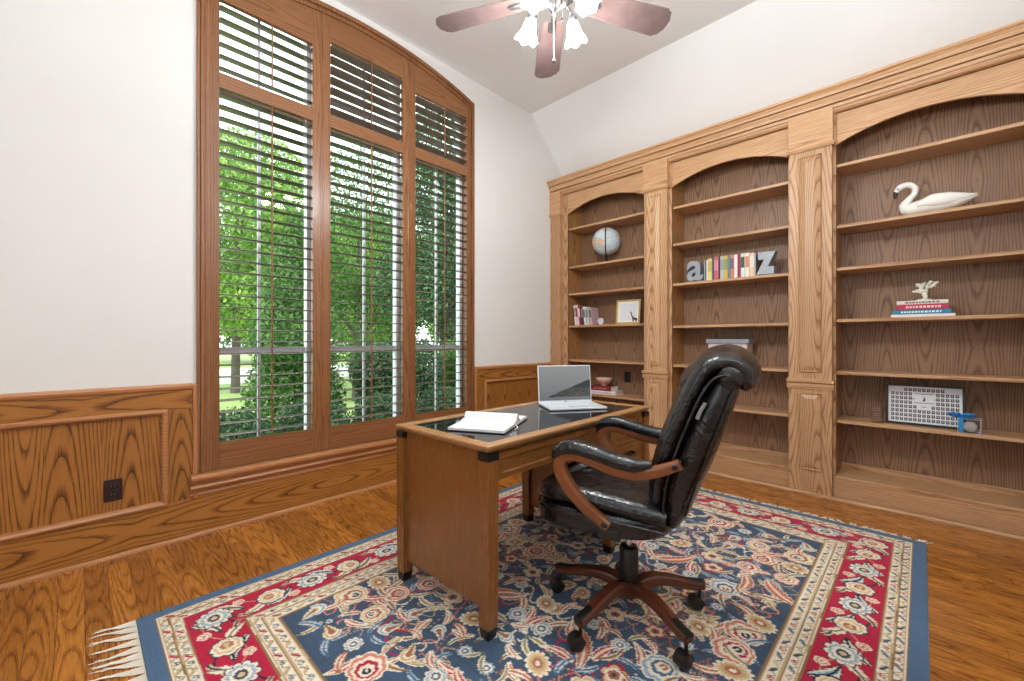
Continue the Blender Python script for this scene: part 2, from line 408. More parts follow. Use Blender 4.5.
# ---- wainscot either side of the window and the panelled apron below it
def wainscot(name, y0, y1, stile_l, stile_r):
    mb = MB().box(WX, WX + .010, y0, y1, .0, .92); w = struct(name, mb, O_wv)
    MB().box(WX, WX + .022, y0, y1, .78, .905).build('top_rail', O_wh, w, .002)
    MB().box(WX, WX + .022, y0, y1, 0, .232).build('bottom_rail', O_wh, w, .002)
    for s_ in (stile_l, stile_r):
        if s_: MB().box(WX, WX + .0222, s_[0], s_[1], .232, .78).build('stile', O_ws, w, .001)
    MB().prism([(WX, .893), (WX + .026, .895), (WX + .034, .905), (WX + .036, .918), (WX + .028, .930), (WX, .932)], 'y', y0, y1).build('cap_moulding', O_mould, w, .001)
    py0, py1 = (stile_l[1] if stile_l else y0), (stile_r[0] if stile_r else y1)
    m = MB(); R = [(0, .030), (.006, .038), (.016, .040), (.026, .034), (.032, .016), (.032, .0), (0, .0)]
    zb, zt = .232, .78
    P = []
    for o_, d in R:
        o2 = o_ - .010
        P.append([(WX + d, py0 + o2 if stile_l else y0, zb + o2), (WX + d, py1 - o2 if stile_r else y1, zb + o2), (WX + d, py1 - o2 if stile_r else y1, zt - o2), (WX + d, py0 + o2 if stile_l else y0, zt - o2)])
    for A, B in zip(P, P[1:]):
        for k in range(4):
            if (k == 1 and not stile_r) or (k == 3 and not stile_l): continue
            k2 = (k + 1) % 4
            m.add([A[k], A[k2], B[k2], B[k]], [(0, 1, 2, 3)])
    m.build('panel_moulding', O_mould, w)
    return w
wl = wainscot('trim_4', FRY, .478, None, (.352, .478))
MB().box(WX, WX + .032, .478, .500, .232, .925).build('edge_moulding', O_mouldz, wl, .004)
wr = wainscot('trim_5', 2.745, 4.02, (2.745, 2.86), None)
MB().box(WX, WX + .032, 2.727, 2.747, .232, .925).build('edge_moulding', O_mouldz, wr, .004)
ap = struct('trim_6', MB().box(WX, WX + .0225, .478, 2.747, 0, .25), O_wh, .001)
mb = MB().prism([(WX + .02, 0), (WX + .040, 0), (WX + .038, .010), (WX + .031, .017), (WX + .02, .020)], 'y', FRY, 3.96)
struct('baseboard_left', mb, O_mould)

mb = MB().box(RX - .016, RX, FRY, 3.90, 0, .14); struct('baseboard_right', mb, O_wh, .003)
# ---- shutters
HX0, HX1 = WX - .018, WX + .012
PAN = [(.560, 1.2365), (1.2585, 1.978), (2.000, 2.660)]
def louvres(mb, y0, y1, za, zb, n, tilt):
    p = (zb - za) / n
    for k in range(n):
        zc = za + p * (k + .5); t = tilt + radians(rng.normal(0, 1.0))
        sec = []
        for j in range(12):
            a = 2 * pi * j / 12
            dx, dz = .042 * cos(a), .0050 * sin(a)
            sec.append((WX - .014 + dx * cos(t) - dz * sin(t), zc + dx * sin(t) + dz * cos(t)))
        mb.prism([(sx, sz) for sx, sz in sec], 'y', y0 + .002, y1 - .002, 0, True)
for i, ((y0, y1, zt), (a, b)) in enumerate(zip(OPEN, PAN)):
    lab = ['wooden shutter panel at the left end of the arched window', 'wooden shutter panel in the middle of the arched window', 'wooden shutter panel next to the bookcase end of the arched window'][i]
    t = thing('window_shutter', lab, 'shutter', (WX, (a + b) / 2, .40), 0, 'louvred shutters on the arched window', True)
    def topz(y): return zarch(y) - .024
    for s0, s1 in ((a, y0), (y1, b)):
        MB().prism([(s0, .378), (s1, .378), (s1, topz(s1)), ((s0 + s1) / 2, topz((s0 + s1) / 2)), (s0, topz(s0))], 'x', HX0, HX1).build('stile', O_sz, t, .003)
    MB().box(HX0, HX1, y0, y1, .380, .545).build('bottom_rail', O_sy, t, .002)
    MB().box(HX0, HX1, y0, y1, 2.792, 2.886).build('divider_rail', O_sy, t, .002)
    yt = np.linspace(y0, y1, 9)
    MB().prism([(y0, zt), (y1, zt)] + [(y, topz(y)) for y in yt[::-1]], 'x', HX0, HX1).build('top_rail', O_sy, t, .001)
    n2 = [6, 7, 6][i]
    m = MB(); louvres(m, y0, y1, .545, 2.792, 30, radians(-1.0)); m.build('lower_louvres', O_louv, t)
    m = MB(); louvres(m, y0, y1, 2.886, zt, n2, radians([-8, 13, 12][i])); m.build('upper_louvres', O_louv, t)
    yr = (y0 + y1) / 2 + .01
    MB().tube([(WX + .036, yr, .56), (WX + .036, yr, 2.775)], .0055, 8).build('tilt_rod', O_sz, t)
    MB().tube([(WX + .036, yr, 2.90), (WX + .036, yr, zt - .012)], .0055, 8).build('tilt_rod', O_sz, t)
    for zc in (.62, 1.45, 2.35, 3.1):
        MB().tube([(WX + .014, a + .002, zc - .03), (WX + .014, a + .002, zc + .03)], .005, 8).build('hinge', M_brass, t)

# ---- electric outlet on the wainscot and floor register
def outlet(label, loc, rz, col):
    t = thing('electrical_outlet', label, 'outlet', loc, rz)
    pl_ = MB().box(-.038, .038, 0, .006, -.06, .06).build('cover_plate', col, t, .002)
    for z in (-.022, .022):
        m = MB().lathe([(.017, 0), (.017, .003)], 20, (0, 0, 0), 0, False, True, Matrix.Rotation(radians(-90), 4, 'X'))
        m.xf(Matrix.Translation((0, .006, z))); s_ = m.build('socket', M_black, t)
        k = MB(); k.box(-.008, -.005, .0085, .0096, z - .004, z + .006); k.box(.005, .008, .0085, .0096, z - .004, z + .006); k.build('slot', plain('slot_grey', '6a6058', .4), s_)
    return t
outlet('dark brown electrical outlet on the oak wainscot panel left of the window', (WX + .010, .128, .37), radians(-90), plain('outlet_brown', '2e1512', .35))

# ================================================================ BOOKCASE
BAYS = [(-2.967, -2.013), (-1.727, -.772), (-.465, .490)]
PILS = [(-3.188, -3.040), (-1.988, -1.752), (-.755, -.483), (.508, .770)]
SHZ = [[2.50, 2.055, 1.74, 1.366, .967, .593], [2.48, 2.124, 1.739, 1.334, .959, .593], [2.523, 2.062, 1.741, 1.352, .956, .590]]
bc = thing('bookcase', 'built-in oak bookcase with three arched bays along the back wall', 'bookcase', (-1.2, 4.13, 0), 0, None, True)
BY = 4.275
for bi, (x0, x1) in enumerate(BAYS):
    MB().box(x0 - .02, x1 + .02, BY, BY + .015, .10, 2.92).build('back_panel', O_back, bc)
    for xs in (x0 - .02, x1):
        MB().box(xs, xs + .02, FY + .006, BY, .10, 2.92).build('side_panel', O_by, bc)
    MB().box(x0 - .01, x1 + .01, 3.962, BY, .154, .174).build('bay_floor', O_shelf, bc, .003)
    MB().box(x0, x1, BY - .014, BY, .174, .215).build('cleat', O_bx, bc, .002)
    MB().box(x0 - .002, x1 + .002, FY, BY, 2.90, 2.92).build('bay_top', O_bx, bc)
    for z in SHZ[bi]:
        MB().box(x0 + .001, x1 - .001, 4.0, BY - .001, z - .024, z).build('shelf', O_shelf, bc, .003)
    # arched head rail
    w = x1 - x0; xm = (x0 + x1) / 2; rise = .105; zs = 2.668; R = (w * w / 4 + rise * rise) / (2 * rise)
    arc = [(x, zs + rise - R + sqrt(R * R - (x - xm) ** 2)) for x in np.linspace(x0 + .001, x1 - .001, 25)]
    m = MB(); vs = [(x, y, z) for y in (FY, FY + .022) for (x, z) in arc] + [(x, y, 2.95) for y in (FY, FY + .022) for (x, z) in arc]; n = 25; fs = []
    for k in range(n - 1):
        fs += [(k, k + 1, 2 * n + k + 1, 2 * n + k), (n + k + 1, n + k, 3 * n + k, 3 * n + k + 1), (k + 1, k, n + k, n + k + 1)]
    fs += [(0, 2 * n, 3 * n, n), (n - 1, 2 * n - 1, 4 * n - 1, 3 * n - 1)]
    m.add(vs, fs); m.build('arched_head_rail', O_bx, bc, .002)
# face stiles between bays and pilasters
for a, b in ((-3.188, -2.967), (-2.013, -1.727), (-.772, -.465), (.490, .770)):
    MB().box(a, b, FY - .001, FY + .022, .0, 2.95).build('stile', O_bz, bc, .0015)
for i, (a, b) in enumerate(PILS):
    PY = 3.930
    p = MB().box(a, b, PY, FY, 0, 2.95).build('pilaster', O_bz, bc, .002)
    w = b - a
    if i:
        for z0, z1 in ((.945, 2.615), (.19, .785)):
            # raised panel: sunk groove with a chamfered field
            x0, x1 = a + .062, b - .062
            m = MB(); f = .024
            o_ = [(x0, PY - .0015, z0), (x1, PY - .0015, z0), (x1, PY - .0015, z1), (x0, PY - .0015, z1)]
            q = [(x0 + .005, PY - .011, z0 + .005), (x1 - .005, PY - .011, z0 + .005), (x1 - .005, PY - .011, z1 - .005), (x0 + .005, PY - .011, z1 - .005)]
            r = [(x0 + .013, PY - .003, z0 + .013), (x1 - .013, PY - .003, z0 + .013), (x1 - .013, PY - .003, z1 - .013), (x0 + .013, PY - .003, z1 - .013)]
            s_ = [(x0 + .045, PY - .016, z0 + .045), (x1 - .045, PY - .016, z0 + .045), (x1 - .045, PY - .016, z1 - .045), (x0 + .045, PY - .016, z1 - .045)]
            for A, B in ((o_, q), (q, r), (r, s_)):
                for k in range(4): m.add([A[k], A[(k + 1) % 4], B[(k + 1) % 4], B[k]], [(0, 1, 2, 3)])
            m.add(s_, [(0, 1, 2, 3)]); m.build('raised_panel', O_bz, p)
    e = .006
    MB().box(a - e, b + e, PY - .012, FY, 2.68, 2.95).build('cap_block', O_bx, p, .002)
    MB().prism([(FY, 2.655), (PY - .012, 2.655), (PY - .020, 2.664), (PY - .026, 2.674), (PY - .026, 2.684), (FY, 2.684)], 'x', a - .016 if i else a, b + .016).build('cap_moulding', O_bx, p)
    MB().prism([(FY, .815), (PY - .006, .815), (PY - .012, .840), (PY - .010, .858), (PY - .024, .868), (PY - .024, .886), (PY - .004, .893), (FY, .893)], 'x', a - .014 if i else a, b + .014).build('waist_moulding', O_bx, p, .002)
# crown and plinth
for (x0, x1) in ((-3.040, -1.988), (-1.752, -.755), (-.483, .508)):
    MB().prism([(FY + .002, 2.905), (3.958, 2.905), (3.945, 2.915), (3.938, 2.932), (FY + .002, 2.932)], 'x', x0, x1).build('added_bead', O_bx, bc)  # strip added below the crown so a lit face replaces the black shadow slot
cy = 3.985
MB().prism([(FY + .02, 2.93), (cy - .060, 2.93), (cy - .064, 2.944), (cy - .062, 2.952), (cy - .040, 2.953), (cy - .040, 2.960), (cy - .068, 2.961), (cy - .072, 2.980), (cy - .085, 3.000), (cy - .088, 3.006), (cy - .070, 3.007), (cy - .070, 3.013), (cy - .098, 3.014),
            (cy - .102, 3.030), (cy - .114, 3.048), (cy - .128, 3.056), (cy - .130, 3.072), (FY + .02, 3.072)], 'x', -3.189, .775).build('crown_moulding', O_bx, bc)
MB().box(-3.188, .775, FY - .02, BY + .015, 3.05, 3.07).build('top_board', O_bx, bc)
for (x0, x1) in ((-3.040, -1.988), (-1.752, -.755), (-.483, .508)):
    MB().box(x0, x1, 3.966, FY + .02, 0, .158).build('plinth', O_bx, bc, .002)
MB().prism([(3.935, 0), (3.918, 0), (3.919, .010), (3.926, .017), (3.935, .019)], 'x', -3.15, .775).build('shoe_moulding', O_shelf, bc)
outlet('black outlet plate on the back panel of the left bookcase bay', (-2.357, BY, .782), radians(180), M_black)
#==PART2==
# ================================================================ RUG
def make_rug():
    X0, X1, Y0, Y1, T = -2.39, .02, .165, 3.45, .009
    nx, ny = 536, 731
    W, L = X1 - X0, Y1 - Y0
    gx = np.linspace(0, W, nx); gy = np.linspace(0, L, ny)
    U, V = np.meshgrid(gx, gy)                      # rows follow y
    C3 = lambda h: np.array(lin(h))
    NAVY, BLUE, CREAM, TAN, RED, RUST, PINK, LBLUE, OLIVE, DNAVY, BROWN, GOLD = [C3(c) for c in
        ('38485b', '4d6783', 'e9ddc6', 'c4a67c', 'b31a3c', 'b0674a', 'd0836f', '93adc0', '8a8460', '1e2836', '8a6a48', 'd8b987')]
    wob = .0012 * np.sin(U * 17 + 2 * np.sin(V * 9))
    D = np.minimum(np.minimum(U, W - U), np.minimum(V, L - V)) + wob * .5
    img = np.empty((ny, nx, 3)); img[:] = NAVY
    def band(a, b, c): img[(D >= a) & (D < b)] = c
    band(-1, .056, BLUE); band(.056, .142, CREAM); band(.142, .325, RED); band(.325, .432, CREAM)
    for a, b, c in ((.056, .061, BROWN), (.064, .069, TAN), (.094, .099, BROWN), (.099, .104, TAN), (.135, .142, TAN), (.139, .143, BROWN),
                    (.322, .329, BROWN), (.333, .339, TAN), (.372, .377, BROWN), (.377, .383, TAN), (.421, .427, TAN), (.427, .434, BROWN)): band(a, b, c)
    r_ = np.random.default_rng(21)
    def patch(cx, cy, R, rot):
        i0, i1 = max(0, int((cx - R) / W * (nx - 1))), min(nx, int((cx + R) / W * (nx - 1)) + 2)
        j0, j1 = max(0, int((cy - R) / L * (ny - 1))), min(ny, int((cy + R) / L * (ny - 1)) + 2)
        if i0 >= i1 or j0 >= j1: return None
        u = U[j0:j1, i0:i1] - cx; v = V[j0:j1, i0:i1] - cy
        return (slice(j0, j1), slice(i0, i1)), u * cos(rot) + v * sin(rot), -u * sin(rot) + v * cos(rot)
    def put(sl, mask, col): img[sl][mask] = col
    def flower(cx, cy, R, n, rot, cols, depth=.3, squash=1.0, outline=None):
        p = patch(cx, cy, R * 1.5 / min(1, squash), rot)
        if not p: return
        sl, u, v = p; v = v / squash; rr = np.hypot(u, v); th = np.arctan2(v, u)
        pet = 1 - depth * (1 - np.abs(np.cos(n * th / 2)) ** .7)
        if outline is not None: put(sl, rr < R * pet + .006, outline)
        k = len(cols)
        for i, c in enumerate(cols):
            q = R * (1 - i / k)
            put(sl, rr < q * (pet if i < 2 else 1 - .5 * depth * (1 - np.abs(np.cos(n * th / 2)))), c)
            if i == 0:      # petal dividers
                put(sl, (rr < q * pet) & (rr > q * .55) & (np.abs(np.cos(n * th / 2)) < .16), cols[1])
    def palmette(cx, cy, R, rot, cols, outline=None):
        p = patch(cx, cy, R * 1.7, rot)
        if not p: return
        sl, u, v = p; th = np.arctan2(v, u); rr = np.hypot(u, v)
        base = .55 + .45 * np.cos(th / 2) ** 2 * (1 + .35 * np.cos(th)); pet = base * (1 - .16 * (1 - np.abs(np.cos(4.5 * th)) ** .6))
        if outline is not None: put(sl, rr < R * pet + .007, outline)
        for i, c in enumerate(cols): put(sl, rr < R * pet * (1 - i / (len(cols) + .3)), c)
        put(sl, (np.abs(v) < .004) & (u > 0) & (u < R * .5), cols[1])
    def leaf(cx, cy, Ln, wd, rot, bend, cols, serr=7, outline=None):
        p = patch(cx, cy, Ln * .75, rot)
        if not p: return
        sl, u, v = p; s = (u + Ln / 2) / Ln; vv = v - bend * ((s - .5) ** 2 * 4 - .5)
        ok = (s > 0) & (s < 1); sc = np.clip(s, 0, 1)
        w = wd * np.sin(pi * sc ** .75) ** .8 * (1 - .3 * ((sc * serr + np.abs(vv) / wd * .8) % 1.0))
        if outline is not None: put(sl, ok & (np.abs(vv) < w + .005), outline)
        put(sl, ok & (np.abs(vv) < w), cols[0]); put(sl, ok & (np.abs(vv) < w * .55), cols[1]); put(sl, ok & (np.abs(vv) < .0045), cols[2])
    def paisley(cx, cy, R, rot, cols, flip=1):
        p = patch(cx, cy, R * 1.9, rot)
        if not p: return
        sl, u, v = p; v = v * flip; s = np.clip(u / (1.9 * R) + .35, 0, 1); vv = v - .75 * R * s ** 2
        inside = ((u / R) ** 2 + (v / (.72 * R)) ** 2 < 1) | ((u > 0) & (s < .999) & (np.abs(vv) < .72 * R * (1 - s) ** .75))
        d = np.where(u > 0, np.abs(vv) / np.maximum(.72 * R * (1 - s) ** .75, 1e-4), np.hypot(u / R, v / (.72 * R)))
        for k, c in zip((1.15, 1.0, .74, .5, .26), cols): put(sl, (d < k) & (u < 1.15 * R) & (u > -1.2 * R), c)
    def vine(pts, wd, col, edge=None):
        pts = np.array(smooth_path([(p[0], p[1]) for p in pts], 10))
        for q in pts:
            pp = patch(q[0], q[1], wd + .008, 0)
            if not pp: continue
            sl, u, v = pp; rr = np.hypot(u, v)
            put(sl, rr < wd, col)
    # field: scrolling vines, then palmettes, rosettes and leaves mirrored about both axes
    fx0, fx1, fy0, fy1 = .445, W - .445, .445, L - .445
    cx, cy = W / 2, L / 2
    def mirror(fn):
        for sx in (1, -1):
            for sy in (1, -1): fn(sx, sy)
    VC = [PINK, RUST, CREAM, TAN, RED]
    ab = np.zeros((ny, nx))
    for q in range(14): ab += np.sin(V * r_.uniform(6, 60) + r_.uniform(0, 6) + U * r_.uniform(-3, 3)) * r_.uniform(.2, 1)
    ab = np.clip(.5 + ab / 9, 0, 1)[..., None]
    fld = (D >= .432)[..., None]
    img = np.where(fld, NAVY * (1 - ab * .75) + C3('4a6079') * ab * .75, img)
    base_field = img.copy()
    spots = []
    for a in range(5):
        for b in range(8):
            ox = .03 + a * .162 + .035 * (b % 2) + r_.uniform(-.02, .02); oy = .03 + b * .150 + r_.uniform(-.02, .02)
            if ox < fx1 - cx - .03 and oy < fy1 - cy - .03: spots.append((a, b, ox, oy))
    PT = {(a, b): (x, y) for a, b, x, y in spots}
    # vines that swing from motif to motif
    for a, b, ox, oy in spots:
        for da, db in ((1, 0), (0, 1), (1, 1)):
            if (a + da, b + db) not in PT or r_.random() < .42: continue
            x2, y2 = PT[(a + da, b + db)]; col = VC[int(r_.integers(0, 5))]; k = r_.choice([-1, 1]) * r_.uniform(.25, .55); wd = r_.uniform(.0032, .0052)
            def f(sx, sy):
                P0 = np.array([cx + sx * ox, cy + sy * oy]); P1 = np.array([cx + sx * x2, cy + sy * y2]); d = P1 - P0; nn = np.array([-d[1], d[0]]) * sx * sy
                vine([tuple(P0), tuple(P0 + d * .3 + nn * k), tuple(P0 + d * .7 - nn * k * .6), tuple(P1)], wd, col)
                tip = P0 + d * .5 + nn * k * .1; vine([tuple(tip), tuple(tip + nn * k * .5 + d * .1), tuple(tip + nn * k * .55 + d * .28), tuple(tip + nn * k * .3 + d * .3)], wd * .8, col)
            mirror(f)
    PALS = [([CREAM, PINK, CREAM, RED, GOLD, LBLUE], RUST), ([GOLD, CREAM, RUST, CREAM, NAVY], CREAM), ([CREAM, TAN, CREAM, RUST, CREAM, RED], PINK), ([PINK, CREAM, RED, CREAM, DNAVY], CREAM), ([LBLUE, CREAM, BLUE, CREAM, RUST], CREAM), ([CREAM, LBLUE, CREAM, RUST, GOLD], RED)]
    LEAFS = [([CREAM, TAN, BROWN], None), ([RUST, PINK, CREAM], CREAM), ([CREAM, GOLD, OLIVE], None), ([LBLUE, CREAM, BLUE], None), ([RED, PINK, CREAM], CREAM), ([OLIVE, CREAM, TAN], CREAM), ([CREAM, CREAM, RUST], RUST)]
    for a, b, ox, oy in spots:
        t = int(r_.integers(0, 12)); rot = r_.random() * 6.28; i1 = int(r_.integers(0, 6)); i2 = int(r_.integers(0, 7)); i3 = int(r_.integers(0, 7)); sz = r_.uniform(.75, 1.2)
        def f(sx, sy):
            x, y = cx + sx * ox, cy + sy * oy; ro = atan2(sin(rot) * sy, cos(rot) * sx)
            for q in range(3):
                an = ro + (1.1, -1.4, 2.9)[q] * sx * sy; lx, ly = x + .098 * cos(an), y + .092 * sin(an)
                if abs(lx - cx) < fx1 - cx - .03 and abs(ly - cy) < fy1 - cy - .03:
                    cc, ol = LEAFS[(i2, i3, (i2 + i3) % 7)[q]]; leaf(lx, ly, .118 * sz, .0165 * sz, an + (1.0, -.8, .3)[q] * sx * sy, .016 * sx * sy * (1 if q else -1), cc, 5, ol)
            if t < 2: flower(x, y, .066 * sz, 13, ro, [CREAM, GOLD, TAN, RUST, CREAM] if i1 % 2 else [CREAM, PINK, CREAM, GOLD, RED], .26, .75, None)
            elif t < 5: palmette(x, y, .072 * sz, ro, PALS[i1][0], PALS[i1][1])
            elif t < 7: paisley(x, y, .046 * sz, ro, [CREAM, TAN if i1 % 2 else LBLUE, CREAM, GOLD if i2 % 2 else RUST, BROWN], sx * sy)
            elif t < 9: flower(x, y, .048 * sz, 5, ro, [GOLD, CREAM, RUST, NAVY], .38, 1, RED if i1 % 2 else CREAM)
            elif t < 10: leaf(x, y, .21 * sz, .030 * sz, ro, .03 * sx * sy, [RUST, PINK, CREAM], 9, CREAM)
            else: flower(x, y, .036 * sz, 8, ro, [LBLUE, CREAM, BLUE, CREAM], .3, 1, CREAM if i1 % 2 else None)
        mirror(f)
    for _ in range(150):
        ox = r_.random() * (fx1 - cx - .03); oy = r_.random() * (fy1 - cy - .03); ii = int(r_.integers(0, 6)); ro = r_.random() * 6.28
        jj, kk = int((cy + oy) / L * (ny - 1)), int((cx + ox) / W * (nx - 1))
        if np.abs(img[jj - 3:jj + 4, kk - 3:kk + 4] - base_field[jj - 3:jj + 4, kk - 3:kk + 4]).sum() > .01: continue
        def f(sx, sy):
            x, y = cx + sx * ox, cy + sy * oy
            if ii < 3: flower(x, y, .016, 5, ro, [[RED, CREAM, GOLD], [LBLUE, CREAM, NAVY], [PINK, CREAM, RUST]][ii], .35)
            else: leaf(x, y, .06, .010, ro * sx, .01, [[CREAM, TAN, BROWN], [LBLUE, CREAM, BLUE], [RUST, PINK, CREAM]][ii - 3], 4)
        mirror(f)
    # re-draw the border over anything that spilled into it
    inner = D < .432
    band(.325, .432, CREAM)
    for a, b, c in ((.322, .329, BROWN), (.333, .339, TAN), (.372, .377, BROWN), (.377, .383, TAN), (.421, .427, TAN), (.427, .434, BROWN)): band(a, b, c)
    band(.142, .322, RED); band(-1, .056, BLUE)
    # borders: main red band with alternating rosettes, waving leaves and vines; guard bands with little buds
    def side(n_side):
        if n_side < 2:
            ln = L; return ln, (lambda s, o: (o if n_side == 0 else W - o, s)), (pi / 2)
        ln = W; return ln, (lambda s, o: (s, o if n_side == 2 else L - o)), 0.0
    for sd in range(4):
        ln, P, rot = side(sd); om = .2335; n = int(round((ln - .467) / .205)); st = (ln - .467) / n; om_ = 0
        ss = np.linspace(.2335, ln - .2335, n * 8 + 1)
        vine([P(s, om + .058 * sin((s - .2335) / st * pi)) for s in ss], .0042, DNAVY)
        vine([P(s, om - .050 * sin((s - .2335) / st * pi + .5)) for s in ss], .0035, PINK)
        for q in range(n):
            s = .2335 + st * (q + .5); sg = 1 if q % 2 else -1
            x, y = P(s - st * .25, om + .03 * sg); leaf(x, y, .150, .026, rot + .55 * sg * (1 if sd in (0, 3) else -1), .022 * sg, [CREAM, LBLUE, DNAVY] if q % 3 else [CREAM, TAN, NAVY], 6, DNAVY)
            x, y = P(s + st * .27, om - .036 * sg); leaf(x, y, .135, .023, rot - .6 * sg * (1 if sd in (0, 3) else -1), -.02 * sg, [CREAM, CREAM, OLIVE], 5, None)
            x, y = P(s, om + .052 * sg); flower(x, y, .019, 5, 0, [PINK, CREAM, RUST], .3, 1, CREAM)
            x, y = P(s, om - .062 * sg); leaf(x, y, .07, .012, rot + .5 * sg, .01, [GOLD, CREAM, NAVY], 4, None)
        for q in range(n + 1):
            s = .2335 + st * q; x, y = P(s, om)
            if q % 2 == 0: flower(x, y, .070, 10, rot, [CREAM, LBLUE, CREAM, NAVY, GOLD], .3, .85, DNAVY)
            else: palmette(x, y, .066, rot + (0 if q % 4 == 1 else pi), [CREAM, GOLD, CREAM, RUST, TAN], DNAVY)
        for og, wd in ((.081, .014), (.119, .017), (.354, .016), (.402, .018)):
            m_ = int((ln - 2 * og) / .047); st2 = (ln - 2 * og) / m_
            vine([P(og + st2 * q * .5, og + .010 * (1 if q % 2 else -1)) for q in range(2 * m_ + 1)], .0022, OLIVE)
            for q in range(m_):
                x, y = P(og + st2 * (q + .5), og); c = [RED, NAVY, TAN, BLUE][(q + sd) % 4]
                if q % 2: flower(x, y, wd * .72, 4, .6, [c, CREAM, c], .3)
                else: leaf(x, y, .038, .0075, rot + (.6 if q % 4 else -.6), 0, [TAN if q % 4 else BROWN, GOLD, c], 2)
    # streaky abrash of the wool
    st_ = np.repeat(r_.normal(0, 1, (ny, 1)), nx, 1) * .04 + r_.normal(0, 1, (ny, nx)) * .05
    img *= (1 + st_)[..., None]
    img = np.clip(img, .003, 1)
    # mesh
    edge = np.minimum(np.minimum(U, W - U), np.minimum(V, L - V))
    Z = np.where(edge < 1e-9, 0.0008, T)
    co = np.stack([U - W / 2, V - L / 2, Z], -1).reshape(-1, 3)
    idx = np.arange(nx * ny).reshape(ny, nx)
    f = np.stack([idx[:-1, :-1], idx[:-1, 1:], idx[1:, 1:], idx[1:, :-1]], -1).reshape(-1, 4)
    me = bpy.data.meshes.new('field')
    me.vertices.add(len(co)); me.vertices.foreach_set('co', co.ravel())
    me.loops.add(f.size); me.loops.foreach_set('vertex_index', f.ravel().astype(np.int32))
    me.polygons.add(len(f)); me.polygons.foreach_set('loop_start', np.arange(0, f.size, 4, dtype=np.int32))
    me.update(); me.validate()
    ca = me.color_attributes.new('wool', 'FLOAT_COLOR', 'POINT')
    ca.data.foreach_set('color', np.concatenate([img.reshape(-1, 3), np.ones((nx * ny, 1))], 1).ravel().astype(np.float32))
    n = NT('rug_wool'); at = n.node('ShaderNodeVertexColor', layer_name='wool'); o, _ = n.coords()
    n.set(Base_Color=at.outputs[0], Roughness=.95); n.b.inputs['Specular IOR Level'].default_value = .1
    n.b.inputs['Sheen Weight'].default_value = .15
    n.bump(n.noise(o, 420, 2), .35, .003)
    me.materials.append(n.mat)
    t = thing('area_rug', 'navy floral wool rug with a crimson border lying on the oak floor', 'rug', ((X0 + X1) / 2, (Y0 + Y1) / 2, .0))
    ob = bpy.data.objects.new('field', me); COL.objects.link(ob); ob.parent = t
    fr = MB()
    for end in (-1, 1):
        N = 330
        for q in range(N):
            x = -W / 2 + W * (q + .5) / N; ln = (.10 + .05 * random.random()) if end < 0 else (.035 + .03 * random.random())
            g = int(q / 7); gxx = -W / 2 + W * (g * 7 + 3.5) / N + (.02 * sin(g * 5.1))
            y0 = end * L / 2; sk = -.35 if end < 0 else random.uniform(-.5, .5)
            pts = [(x, y0, .004), (x * .55 + gxx * .45 + sk * ln * .3, y0 + end * ln * .4, .0045), (gxx + sk * ln * .7 + random.gauss(0, .003), y0 + end * ln * .72, .004), (gxx + sk * ln + random.gauss(0, .006), y0 + end * ln, .003)]
            fr.tube(pts, [.0022, .0022, .002, .0012], 5)
    fo = fr.build('fringe', plain('fringe_cotton', 'e6dccb', .9), t, shift=False); fo['kind'] = 'stuff'; fo['label'] = 'cream cotton fringe'
make_rug()
RUGZ = .0093

